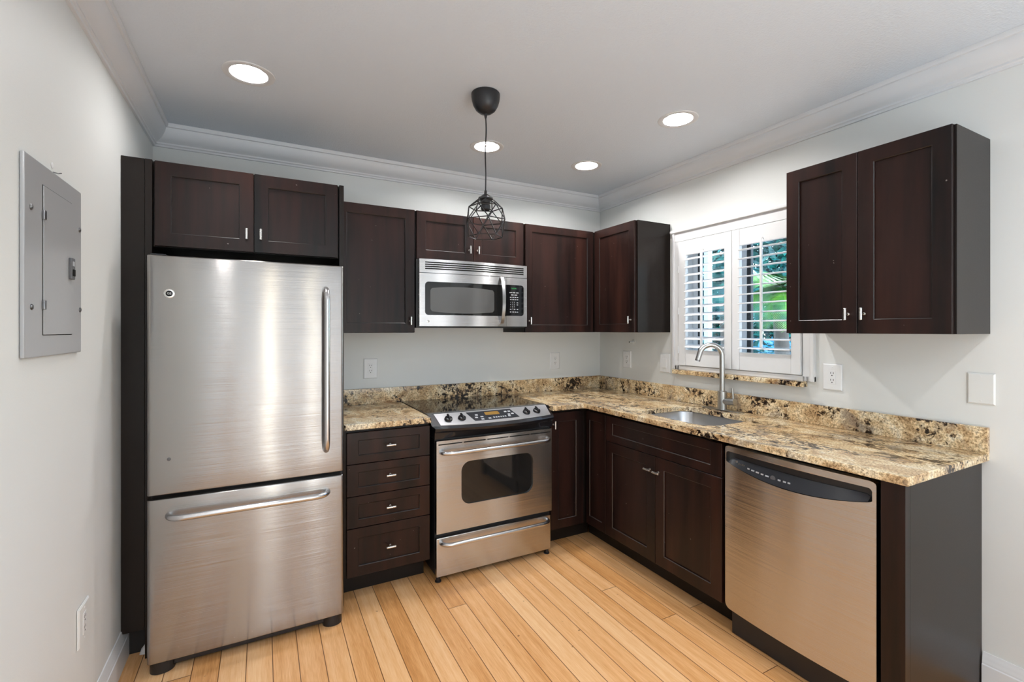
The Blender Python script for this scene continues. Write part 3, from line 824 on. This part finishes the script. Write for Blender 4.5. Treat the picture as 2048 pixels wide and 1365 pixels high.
# oven door with window opening
OW0, OW1, OWB, OWT = -1.503, -1.0365, .408, .651
def rhole(x0, x1, z0, z1, r):
    def f(u):
        if u < x0 - 1e-9 or u > x1 + 1e-9: return None
        d = min(u - x0, x1 - u); k = 0
        if d < r: k = r - math.sqrt(max(0, r * r - (r - d) ** 2))
        return (z0 + k, z1 - k)
    return f
def hus(x0, x1, h0, h1, r, nb=6, nm=24):
    us = [x0 + (h0 - x0) * k / nb for k in range(nb)]
    us += [h0 + r * (1 - math.cos(PI / 2 * k / 8)) for k in range(9)]
    us += [h0 + r + (h1 - h0 - 2 * r) * k / nm for k in range(1, nm)]
    us += [h1 - r * (1 - math.cos(PI / 2 * k / 8)) for k in range(8, -1, -1)]
    us += [h1 + (x1 - h1) * k / nb for k in range(1, nb + 1)]
    return us
holes_edge = (OWB + .055, OWT - .055)
b = B(t); b.sheet(hus(GX0 + .003, GX1 - .002, OW0, OW1, .055), lambda u: .2705, lambda u: .7805, lambda u, z: GY, .024, rhole(OW0, OW1, OWB, OWT, .055))
od = b.obj('oven_door', M_steeldw, angle=30)
b = B(od); r_ = .055; us = hus(OW0 - .006, OW1 + .006, OW0, OW1, r_)
us = [u for u in us]; hw = rhole(OW0 - .008, OW1 + .008, OWB - .008, OWT + .008, .06)
b.sheet([u for u in us], lambda u: hw(u)[0], lambda u: hw(u)[1], lambda u, z: GY + .008, .004); b.obj('oven_window', M_window)
barhandle(od, (-1.622, GY, .717), (-.93, GY, .72), .045, .0115)
for a0, a1 in ((-1.638, -1.498), (-1.489, -1.353), (-1.343, -1.206), (-1.197, -1.062), (-1.053, -.912)):
    b = B(od); b.box(a0, a1, GY - .0006, GY + .004, .7575, .7635, .0004); b.obj('vent_slot', M_slot)
b = B(t); b.box(GX0 + .003, GX1 - .010, GY, GY + .025, .034, .2465, .003); dr = b.obj('storage_drawer', M_steeldw)
barhandle(dr, (-1.622, GY, .218), (-.934, GY, .218), .045, .0115)
for x in (-1.632, -.925):
    for y in (-.635, -.08):
        b = B(t); b.lathe([(.018, .0005), (.018, .006), (.012, .010), (.012, .04)], (x, y, 0), 'z', 16); b.obj('foot', M_black)

# ------------------------------------------------------------------ microwave
t = thing('microwave_oven', 'stainless over-the-range microwave under the short wall cabinet', 'microwave', (-1.285, -.18, 1.405))
MX0, MX1, MY = -1.657, -.9125, -.3658
b = B(t); b.box(-1.668, -.9105, -.335, -.003, 1.4065, 1.8255, .002); b.obj('microwave_body', M_black)
def my(u, z=0): q = (u - (MX0 + MX1) / 2) / ((MX1 - MX0) / 2); return MY - .022 * (1 - q * q)
n = 40
# vent grille
b = B(t)
zs = [1.7415, 1.757]
us = [MX0 + (MX1 - MX0) * k / n for k in range(n + 1)]
b.sheet(us, lambda u: 1.7415, lambda u: 1.8245, my, .028); vg = b.obj('vent_grille', M_steelb)
b = B(vg)
for i in range(4):
    z = 1.7625 + i * .0128
    b.sheet([-1.623 + (.6825) * k / n for k in range(n + 1)], lambda u: z, lambda u: z + .0072, lambda u, zz: my(u) - .0006, .003)
b.obj('vent_slots', M_slot)
W0, W1, WB_, WT_ = -1.6235, -1.079, 1.484, 1.687
holes_edge = (WB_ + .022, WT_ - .022)
SE = -1.0765
b = B(t); hw = lambda u: (WB_ + (0 if u > W0 + .022 else .022 - math.sqrt(max(0, .022 ** 2 - (W0 + .022 - u) ** 2))), WT_ - (0 if u > W0 + .022 else .022 - math.sqrt(max(0, .022 ** 2 - (W0 + .022 - u) ** 2)))) if W0 - 1e-9 <= u else None
us = [MX0 + (W0 - MX0) * k / 4 for k in range(4)] + [W0 + .022 * (1 - math.cos(PI / 2 * k / 8)) for k in range(9)] + [W0 + .022 + (SE - .0015 - W0 - .022) * k / 30 for k in range(1, 31)]
b.sheet(us, lambda u: 1.416, lambda u: 1.7385, my, .028, hw)
md_ = b.obj('microwave_door', M_steelb, angle=30)
b = B(md_); us = [W0 - .004 + (SE - .003 - W0 + .004) * k / n for k in range(n + 1)]
b.sheet(us, lambda u: WB_ - .005, lambda u: WT_ + .005, lambda u, z: my(u) + .003, .004); b.obj('door_glass', M_window)
b = B(md_); us = [-1.590 + .424 * k / n for k in range(n + 1)]
def arch(u): q = (u + 1.378) / .212; return .012 * (1 - q * q) - (.012 * max(0, abs(q) - .95) / .05)
b.sheet(us, lambda u: 1.508 - arch(u), lambda u: 1.648 + arch(u), lambda u, z: my(u) + .0026, .003); b.obj('door_screen', M_greyscreen)
b = B(md_); pts = []
for k in range(17):
    q = k / 16; z = 1.437 + (1.737 - 1.437) * q; pts.append((-1.113, my(-1.113) - .004 - .034 * math.sin(PI * q) ** .7, z))
sec = [(-.011, -.004), (.011, -.004), (.013, 0), (.011, .004), (-.011, .004), (-.013, 0)]
rings = []
for i, p in enumerate(pts):
    a = Vector(pts[max(0, i - 1)]); c = Vector(pts[min(16, i + 1)]); tg = (c - a).normalized(); nm = tg.cross(Vector((1, 0, 0)))
    rings.append([b.v(Vector(p) + Vector((sx, 0, 0)) + nm * sy) for sx, sy in sec])
for a, c in zip(rings, rings[1:]):
    for k in range(6): b.face([a[k], a[(k + 1) % 6], c[(k + 1) % 6], c[k]])
b.face(rings[0]); b.face(list(reversed(rings[-1])))
b.obj('handle', M_bar, angle=50)
b = B(md_); b.lathe([(.0085, 0), (.0085, .002), (.006, .003), (0, .003)], (-1.6051, my(-1.6051) - .0002, 1.446), 'y', 24, cap=False); b.obj('badge', M_pull)
text('badge_monogram', 'GE', .009, md_, (-1.6051, my(-1.6051) - .0036, 1.446), FRONT, M_slot)
b = B(t); us = [SE + (MX1 - SE) * k / 10 for k in range(11)]
b.sheet(us, lambda u: 1.416, lambda u: 1.7385, my, .028); cp = b.obj('control_panel', M_steelb)
b = B(cp); x1 = -.9395; us = [SE + .0005 + (x1 - .02 - SE) * k / 8 for k in range(9)] + [x1 - .02 + .02 * math.sin(PI / 2 * k / 8) for k in range(1, 9)]
def rc(u): return 0 if u < x1 - .02 else .02 - math.sqrt(max(0, .02 ** 2 - (u - x1 + .02) ** 2))
b.sheet(us, lambda u: 1.487 + rc(u), lambda u: 1.691 - rc(u), lambda u, z: my(u) - .0012, .004); kp = b.obj('keypad', M_blackgloss)
text('clock_display', 'CLOCK', .013, cp, (-1.022, my(-1.022) - .0022, 1.668), FRONT, M_green)
def keymark(x, z, wd, hh):
    bb = B(cp); bb.box(x - wd / 2, x + wd / 2, my(x) - .0022, my(x), z - hh / 2, z + hh / 2); bb.obj('key_marking', M_mark)
for x, z, wd in ((-1.043, 1.640, .020), (-1.018, 1.640, .019), (-.992, 1.640, .018), (-1.031, 1.625, .019), (-1.004, 1.625, .021)): keymark(x, z, wd, .005)
for z in (1.609, 1.594): 
    for x in (-1.043, -1.025, -1.008, -.991): keymark(x, z, .012, .005)
for x, z in ((-.991, 1.574), (-.991, 1.560), (-1.044, 1.530), (-1.014, 1.530), (-.991, 1.530), (-1.044, 1.512), (-1.025, 1.512), (-1.007, 1.512), (-.991, 1.512)): keymark(x, z, .011, .005)
for i, ch in enumerate('1234567890'):
    x = -1.045 + .0145 * (i % 3) if i < 9 else -1.0305; z = 1.575 - .0145 * (i // 3)
    text('key_digit', ch, .010, cp, (x, my(x) - .0022, z), FRONT, M_mark)

# ------------------------------------------------------------------ dishwasher (right frame)
t = thing('dishwasher', 'stainless dishwasher with black curved control panel at the counter end', 'dishwasher', (1.984, -.35, 0), right=True)
DX0, DX1, DY = 1.6865, 2.2822, -.6270
b = B(t); b.box(1.668, 2.2875, -.575, -.03, .11, .878, .002); b.box(1.668, 2.2875, -.5, -.03, .001, .12); b.obj('dishwasher_body', M_box)
def dyf(u, z=0):
    q = (u - (DX0 + DX1) / 2) / ((DX1 - DX0) / 2); return DY - .016 * (1 - q * q)
PX0, PX1 = DX0 + .006, DX1 - .012
def dh(u):
    if u < PX0 - 1e-9 or u > PX1 + 1e-9: return None
    q = (u - (PX0 + PX1) / 2) / ((PX1 - PX0) / 2)
    zb = .7535 + (.797 - .7535) * q * q
    d = min(u - PX0, PX1 - u); k = .014 - math.sqrt(max(0, .014 ** 2 - (.014 - d) ** 2)) if d < .014 else 0
    return (zb + k * .3, .8445 - k)
holes_edge = (.797 + .005, .8305)
def rcz(u): d = min(u - DX0, DX1 - u); return .025 - math.sqrt(max(0, .025 ** 2 - (.025 - d) ** 2)) if d < .025 else 0
us = [DX0 + .006 * k / 3 for k in range(3)] + [PX0 + .014 * (1 - math.cos(PI / 2 * k / 6)) for k in range(7)] + [PX0 + .014 + (PX1 - PX0 - .028) * k / 40 for k in range(1, 40)] + [PX1 - .014 * (1 - math.cos(PI / 2 * k / 6)) for k in range(6, -1, -1)] + [PX1 + .012 * k / 4 for k in range(1, 5)]
b = B(t); b.sheet(us, lambda u: .134 + rcz(u), lambda u: .8695 - rcz(u) * .5, dyf, .035, dh); dd = b.obj('dishwasher_door', M_steeldw, angle=30)
# recessed black pocket and sloped touch panel
b = B(dd); us2 = [PX0 - .002 + (PX1 - PX0 + .004) * k / 40 for k in range(41)]
b.sheet(us2, lambda u: .745 + .0435 * ((u - (PX0 + PX1) / 2) / ((PX1 - PX0) / 2)) ** 2, lambda u: .850, lambda u, z: dyf(u) + .024, .006); b.obj('handle_pocket', M_black)
b = B(dd); n = 40
rowsA, rowsB = [], []
for k in range(n + 1):
    u = PX0 + .012 + (PX1 - PX0 - .024) * k / n; q = (u - (PX0 + PX1) / 2) / ((PX1 - PX0) / 2)
    zb = .757 + .0415 * q * q; zt_ = zb + (.060 * (1 - abs(q) ** 5) + .004) * (1 - .35 * (1 - abs(q)) * 0)
    zt_ = min(zt_, .818 - .006 * (1 - q * q))
    rowsA.append(b.v((u, dyf(u) - .002, zb))); rowsB.append(b.v((u, dyf(u) + .020, max(zt_, zb + .003))))
bk = [b.v((v_.co.x + b.off.x, v_.co.y + b.off.y + .004, v_.co.z + b.off.z - .001)) for v_ in rowsB]
ba = [b.v((v_.co.x + b.off.x, v_.co.y + b.off.y + .020, v_.co.z + b.off.z - .001)) for v_ in rowsA]
for k in range(n):
    b.face([rowsA[k], rowsA[k + 1], rowsB[k + 1], rowsB[k]]); b.face([rowsB[k], rowsB[k + 1], bk[k + 1], bk[k]])
    b.face([bk[k], bk[k + 1], ba[k + 1], ba[k]]); b.face([ba[k], ba[k + 1], rowsA[k + 1], rowsA[k]])
tp = b.obj('touch_panel', M_dgrey, angle=40)
def onpanel(u, f):
    q = (u - (PX0 + PX1) / 2) / ((PX1 - PX0) / 2); zb = .757 + .0415 * q * q; zt_ = min(zb + .060 * (1 - abs(q) ** 5) + .004, .818 - .006 * (1 - q * q))
    return (u, dyf(u) - .002 + .022 * f - .0012, zb + (zt_ - zb) * f)
for u, wd, f in ((1.805, .010, .45), (1.826, .014, .45), (1.848, .014, .45), (1.87, .011, .45), (1.892, .015, .45), (1.945, .011, .45), (1.967, .012, .45), (1.985, .010, .45)):
    p = onpanel(u, f); bb = B(dd); bb.box(p[0] - wd / 2, p[0] + wd / 2, p[1] - .001, p[1] + .001, p[2] - .003, p[2] + .003); bb.obj('touch_marking', M_mark)
p = onpanel(1.918, .45); bb = B(dd); bb.lathe([(.011, -.001), (.011, .001), (0, .0015)], p, 'y', 20, cap=False); bb.obj('start_button', M_lat)
p = onpanel(1.742, .62); bb = B(dd); bb.lathe([(.0062, -.001), (.0062, .001), (.0, .001)], p, 'y', 20, cap=False); bb.obj('badge', M_pull)
p = onpanel(1.769, .58); text('badge_lettering', 'Profile', .012, dd, (p[0], p[1] - .0014, p[2] - .002), FRONT, M_pull)
b = B(t); b.box(1.690, 2.28, -.585, -.565, .004, .128, .002); b.obj('toe_kick', M_black)

# ------------------------------------------------------------------ outlets, switch, blank plate (local frame: origin on the wall, facing -y)
def plate(name, label, cat, loc, rotz, wd, hh, kind, group=None, pm=None):
    pm = pm or M_plate
    t = bpy.data.objects.new(name, None); C.objects.link(t); t.location = loc; t.rotation_euler = (0, 0, rotz); t['label'] = label; t['category'] = cat; t['base'] = [0, 0, 0]; t.empty_display_size = .05
    if group: t['group'] = group
    b = B(t); x, z, d = wd / 2, hh / 2, .0065
    o_ = [b.v(p) for p in ((-x, -.0008, -z), (x, -.0008, -z), (x, -.0008, z), (-x, -.0008, z))]
    m_ = [b.v(p) for p in ((-x, -.003, -z), (x, -.003, -z), (x, -.003, z), (-x, -.003, z))]
    e = .005; i_ = [b.v(p) for p in ((-x + e, -d, -z + e), (x - e, -d, -z + e), (x - e, -d, z - e), (-x + e, -d, z - e))]
    for A, D in ((o_, m_), (m_, i_)):
        for k in range(4): b.face([A[k], A[(k + 1) % 4], D[(k + 1) % 4], D[k]])
    b.face(i_); b.face(list(reversed(o_))); b.obj('wall_plate', pm, smooth=False)
    for s_ in (-1, 1):
        zz = s_ * (hh * .385)
        b = B(t); b.lathe([(.003, 0), (.003, .0006), (.002, .001), (0, .001)], (0, -d, zz), 'y', 10, cap=False); b.obj('plate_screw', M_plate)
    if kind == 'outlet':
        b = B(t); b.box(-.0168, .0168, -d - .0012, -d + .001, -.034, .034, .001); o = b.obj('receptacle', M_plate)
        b = B(o)
        for zc in (.017, -.017):
            for xx in (-.0063, .0063): b.box(xx - .0012, xx + .0012, -d - .0015, -d, zc + .003 - .004, zc + .003 + .005)
            b.lathe([(.0027, .0), (.0027, .0015), (0, .0015)], (0, -d, zc - .0085), 'y', 12, cap=False)
        b.obj('socket_holes', M_slot, smooth=False)
    elif kind == 'switch':
        b = B(t); b.box(-.0168, .0168, -d - .001, -d + .001, -.034, .034, .001); o = b.obj('switch_surround', M_plate)
        b = B(t)
        pr = [(-d - .001, -.030), (-d - .0055, -.030), (-d - .002, .030), (-d - .001, .030)]
        b.prism(pr, 'x', -.0145, .0145); b.obj('rocker', M_plate)
    return t
G = 'white wall plates'
plate('electrical_outlet', 'white outlet on the back wall just right of the refrigerator, above the short counter', 'outlet', (-1.873, -.0005, 1.143), 0, .088, .130, 'outlet', G)
plate('electrical_outlet', 'white outlet on the back wall right of the range, near the room corner', 'outlet', (-.451, -.0005, 1.150), 0, .090, .132, 'outlet', G)
plate('electrical_outlet', 'white outlet in shadow below the corner wall cabinet on the window wall', 'outlet', (-.0005, -.336, 1.167), -PI / 2, .088, .130, 'outlet', G)
plate('light_switch', 'white rocker switch plate against the left edge of the window casing', 'switch', (-.0005, -.722, 1.161), -PI / 2, .092, .130, 'switch', G)
plate('electrical_outlet', 'white outlet below the two-door wall cabinet, right of the window casing', 'outlet', (-.0005, -1.815, 1.160), -PI / 2, .088, .130, 'outlet', G)
plate('blank_wall_plate', 'blank white cover plate on the wall past the two-door cabinet', 'wall plate', (-.0005, -2.357, 1.163), -PI / 2, .082, .122, 'blank', G, M_paintplate)
plate('electrical_outlet', 'white outlet low on the left wall near the baseboard', 'outlet', (XL + .0005, -1.106, .436), PI / 2, .100, .128, 'outlet', G, M_paintplate)
# small hose stub on the window wall
t = thing('wall_stub', 'small white round wall flange with a capped tube below the corner cabinet', 'wall fitting', (0, -.4086, 1.302))
b = B(t); b.lathe([(.020, .0005), (.020, .003), (.012, .005), (0, .005)], (0, -.4086, 1.302), 'x', 24, cap=False); b.obj('flange', M_wall)
b = B(t); b.tube([(-.004, -.4086, 1.302), (-.045, -.4086, 1.302)], .0045, 12); s_ = b.obj('tube', M_wall)
b = B(s_); b.tube([(-.044, -.4086, 1.302), (-.048, -.4086, 1.302)], .0042, 12); b.obj('tube_tip', M_slot)

# ------------------------------------------------------------------ breaker panel on the left wall (local: x along +Y of world, facing +x)
t = bpy.data.objects.new('breaker_box', None); C.objects.link(t); t.location = (XL + .0005, -1.3525, 1.3225); t.rotation_euler = (0, 0, PI / 2); t['base'] = [0, 0, 0]
t['label'] = 'grey metal breaker panel with hinged door set in the left wall'; t['category'] = 'electrical panel'
PW, PH = .402, .508
b = B(t); b.box(-PW / 2, PW / 2, -.010, -.0005, 0, PH, .003); b.obj('panel_cover', M_panelgrey)
b = B(t); b.box(-.0935, .1135, -.0125, -.0098, .058, .452, .001); pd = b.obj('panel_door', M_panelgrey)
b = B(t)
for q in ((-.0955, -.0935, .056, .454), (.1135, .1150, .056, .454)): b.box(q[0], q[1], -.0108, -.0098, q[2], q[3])
b.box(-.0955, .115, -.0108, -.0098, .056, .058); b.box(-.0955, .115, -.0108, -.0098, .452, .4535); b.obj('door_gap', M_slot)
b = B(pd); b.box(.083, .112, -.020, -.012, .222, .286, .002); la = b.obj('latch', M_lat)
b = B(la); b.box(.090, .106, -.0225, -.0195, .232, .252, .001); b.obj('latch_slide', M_slot)
b = B(la)
for i in range(3): b.box(.090 + i * .0055, .0935 + i * .0055, -.0206, -.0195, .262, .276)
b.obj('latch_marking', M_mark)
for z in (.374, .136):
    b = B(t); b.box(-.100, -.087, -.0165, -.0105, z - .012, z + .012, .0015); b.obj('hinge', M_screw)
for x, z in ((-.166, .378), (-.163, .128), (.182, .386), (.186, .134)):
    b = B(t); b.lathe([(.0075, 0), (.0075, .002), (.005, .004), (0, .0045)], (x, -.0098, z), 'y', 16, cap=False); b.obj('panel_screw', M_screw)
t = bpy.data.objects.new('wall_anchor', None); C.objects.link(t); t.location = (XL + .0005, -1.35, 1.853); t.rotation_euler = (0, 0, PI / 2); t['base'] = [0, 0, 0]
t['label'] = 'small bent nail and chipped hole in the wall above the grey breaker panel'; t['category'] = 'nail'
b = B(t); b.tube([(.002, -.0005, -.016), (.004, -.012, -.018), (.012, -.016, -.014)], .0016, 8); b.obj('nail', M_screw)
b = B(t); b.lathe([(.009, .0002), (.006, .002), (.0025, .0025), (0, .0008)], (0, 0, .002), 'y', 9, cap=False); b.obj('chipped_plaster', M_plate)

# ------------------------------------------------------------------ recessed ceiling lamps
LBL = ['recessed ceiling lamp nearest the left wall, above the refrigerator', 'recessed ceiling lamp behind the pendant cord, above the range', 'recessed ceiling lamp nearest the back corner of the room',
       'recessed ceiling lamp above the sink, third from the back corner crown', 'added recessed ceiling lamp behind the viewer, out of view']
LBL[3] = 'recessed ceiling lamp nearest the window wall, in front of the sink'
def can(x, y, label):
    t = thing('recessed_lamp', label, 'ceiling lamp', (x, y, ZC), group='recessed ceiling lamps')
    b = B(t); b.lathe([(CR - .001, ZC + .012), (CR - .001, ZC - .002), (CR + .004, ZC - .004), (CR + .022, ZC - .0045), (CR + .026, ZC - .003), (CR + .027, ZC - .0002)], (x, y, 0), 'z', 48, cap=False); b.obj('lamp_trim', M_can)
    b = B(t); b.lathe([(CR - .002, ZC), (CR - .010, ZC + .030), (CR - .014, ZC + .05)], (x, y, 0), 'z', 40, cap=False); b.obj('baffle', M_plate)
    b = B(t); b.lathe([(CR - .008, ZC + .027), (.052, ZC + .031), (.046, ZC + .029)], (x, y, 0), 'z', 32, cap=False); b.obj('bulb_collar', M_plate)
    b = B(t); b.lathe([(.047, ZC + .029), (.046, ZC + .025), (.038, ZC + .022), (0, ZC + .020)], (x, y, 0), 'z', 24, cap=False); b.obj('bulb', M_glow if x > -2 else M_glowdim)
for i, (x, y) in enumerate(CANS): can(x, y, LBL[min(i, 4)])

# ------------------------------------------------------------------ pendant
PX, PY = -1.575, -1.14
t = thing('pendant_lamp', 'black pendant lamp with geometric wire cage hanging from the ceiling', 'pendant lamp', (PX, PY, 1.82))
prof = [(.064, ZC - .0005), (.0665, ZC - .004), (.0665, ZC - .015), (.0645, ZC - .032), (.058, ZC - .055), (.046, ZC - .076), (.030, ZC - .089), (.010, ZC - .095), (0, ZC - .096)]
b = B(t); b.lathe(prof, (PX, PY, 0), 'z', 40, cap=False); cn = b.obj('canopy', M_iron)
b = B(cn); b.tube([(PX, PY, ZC - .094), (PX, PY, ZC - .108), (PX, PY, ZC - .116)], [.0075, .006, .004], 12); b.obj('cord_grip', M_iron)
pts = []
for k in range(25):
    q = k / 24; z = ZC - .112 + (2.034 - (ZC - .112)) * q
    pts.append((PX + .004 * math.sin(q * 9) * (1 - q), PY + .002 * math.sin(q * 7) * (1 - q), z))
b = B(t); b.tube(pts, .0032, 10); b.obj('cord', M_iron)
b = B(t); b.lathe([(0, 2.042), (.006, 2.040), (.008, 2.024), (.020, 2.016), (.024, 2.010), (.034, 2.006), (.034, 1.998), (.024, 1.994), (.023, 1.980), (.020, 1.978), (.020, 1.973), (.0225, 1.970), (.0225, 1.952), (.018, 1.948), (.018, 1.965), (0, 1.965)], (PX, PY, 0), 'z', 28, cap=False); b.obj('socket', M_iron)
b = B(t)
RG = [(1.997, .036, 0), (1.962, .078, 30), (1.900, .096, 0), (1.825, .079, 30)]
V = [[(PX + r_ * math.cos(math.radians(60 * k + ph + 12)), PY + r_ * math.sin(math.radians(60 * k + ph + 12)), z) for k in range(6)] for z, r_, ph in RG]
def wire(p, q): b.tube([p, q], .0025, 6)
for i, ring in enumerate(V):
    if i == 0: continue
    for k in range(6): wire(ring[k], ring[(k + 1) % 6])
for i in range(3):
    for k in range(6):
        wire(V[i][k], V[i + 1][k])
        wire(V[i][k], V[i + 1][(k - 1) % 6] if RG[i][2] == 0 else V[i + 1][(k + 1) % 6])
b.obj('wire_cage', M_iron)

# small litter on the floor
b = B(); pts = [(-2.945, -.50), (-2.918, -.53), (-2.906, -.50), (-2.92, -.47)]
b = B(); vs = [b.v(p) for p in ((-2.955, -.60, .001), (-2.93, -.625, .012), (-2.908, -.60, .03), (-2.925, -.585, .045), (-2.95, -.588, .02))]; ct_ = b.v((-2.93, -.60, .05)); cb_ = b.v((-2.93, -.60, .001))
for k in range(5): b.face([vs[k], vs[(k + 1) % 5], ct_]); b.face([vs[(k + 1) % 5], vs[k], cb_])
single(b, 'paper_scrap', M_plate, 'crumpled white scrap on the floor left of the refrigerator', 'paper', smooth=False)

# ------------------------------------------------------------------ outside
b = B(); b.box(WT + .1, 14, -14, 14, -.5, -.15); struct(b, 'ground', M_ground)
t = thing('porch_column', 'pale blue-white column outside the window, seen through the left shutter', 'column', (2.0, .56, -.15))
b = B(t); b.box(1.965, 2.035, .53, .59, -.1495, 3.2, .006); b.obj('column_shaft', M_ext)
b = B(); b.box(WT + .01, 1.1, -2.9, 3.5, 2.781, 2.95); struct(b, 'sun_blocker_eave', M_ext)  # unseen overhang, added to keep direct sun off the kitchen window
def palm(x, y, h, n, label, seed, L=1.6, mleaf=None, drop=1.0):
    rnd = random.Random(seed)
    t = thing('palm_tree', label, 'palm tree', (x, y, -.15), group='palms outside the window')
    b = B(t); b.tube([(x, y, -.15), (x + .05, y, h * .5), (x, y + .03, h)], [.11, .09, .07], 12); b.obj('trunk', M_bark)
    for i in range(n):
        az = 2 * PI * i / n + rnd.uniform(-.3, .3); el = rnd.uniform(-.1, 1.1); b = B(t)
        d = Vector((math.cos(az), math.sin(az), 0)); pts = []
        for k in range(13):
            q = k / 12; r_ = L * q
            pts.append(Vector((x, y, h)) + d * r_ * math.cos(el * .8) + Vector((0, 0, L * (math.sin(el) * q - drop * .75 * q * q))))
        b.tube(pts, [.012 * (1 - .8 * k / 12) for k in range(13)], 5)
        sd = d.cross(Vector((0, 0, 1)))
        for k in range(2, 48):
            q = k / 48 * 12; j = min(11, int(q)); p = pts[j].lerp(pts[j + 1], q - j)
            ll = L * .34 * math.sin(PI * (.12 + .86 * k / 48)) + .05; tg = (pts[j + 1] - pts[j]).normalized()
            for s_ in (-1, 1):
                e = p + sd * s_ * ll * .85 + tg * ll * .55 + Vector((0, 0, -ll * .28))
                wv = tg * .011
                b.face([b.v(p - wv), b.v(p + wv), b.v(e)]) 
        b.obj('frond', mleaf or M_leaf, smooth=False)
palm(3.25, .50, 1.95, 17, 'bright green palm seen through the right shutter', 3, .72)
palm(5.3, 2.9, 2.3, 17, 'darker palm further back seen through the left shutter', 5, 1.15, M_leafd)
def hedge(name, x0, x1, y0, y1, z0, z1, n, size, m, label, seed):
    rnd = random.Random(seed); b = B()
    for i in range(n):
        p = Vector((rnd.uniform(x0, x1), rnd.uniform(y0, y1), rnd.uniform(z0, z1)))
        a = Vector((rnd.gauss(0, 1), rnd.gauss(0, 1), rnd.gauss(0, .7))).normalized(); c = a.cross(Vector((rnd.gauss(0, 1), rnd.gauss(0, 1), rnd.gauss(0, 1)))).normalized()
        s_ = size * rnd.uniform(.6, 1.4)
        b.face([b.v(p - a * s_), b.v(p + c * s_ * .3), b.v(p + a * s_), b.v(p - c * s_ * .3)])
    o = b.obj(name, m, None, smooth=False); o['kind'] = 'stuff'; o['label'] = label; o['category'] = 'hedge'
hedge('hedge_foliage', 6.7, 7.9, 1.0, 8.0, -.15, 5.0, 26000, .13, M_leafd, 'dense dark green foliage far behind the palms outside the window', 11)
hedge('shrub_foliage', 4.1, 4.7, -.4, 1.55, -.15, 1.25, 4000, .06, M_leafb, 'low shrubs outside the window below the palms, leaves coloured blue for shade', 12)
for o in bpy.data.objects:
    if 'base' in o: del o['base']
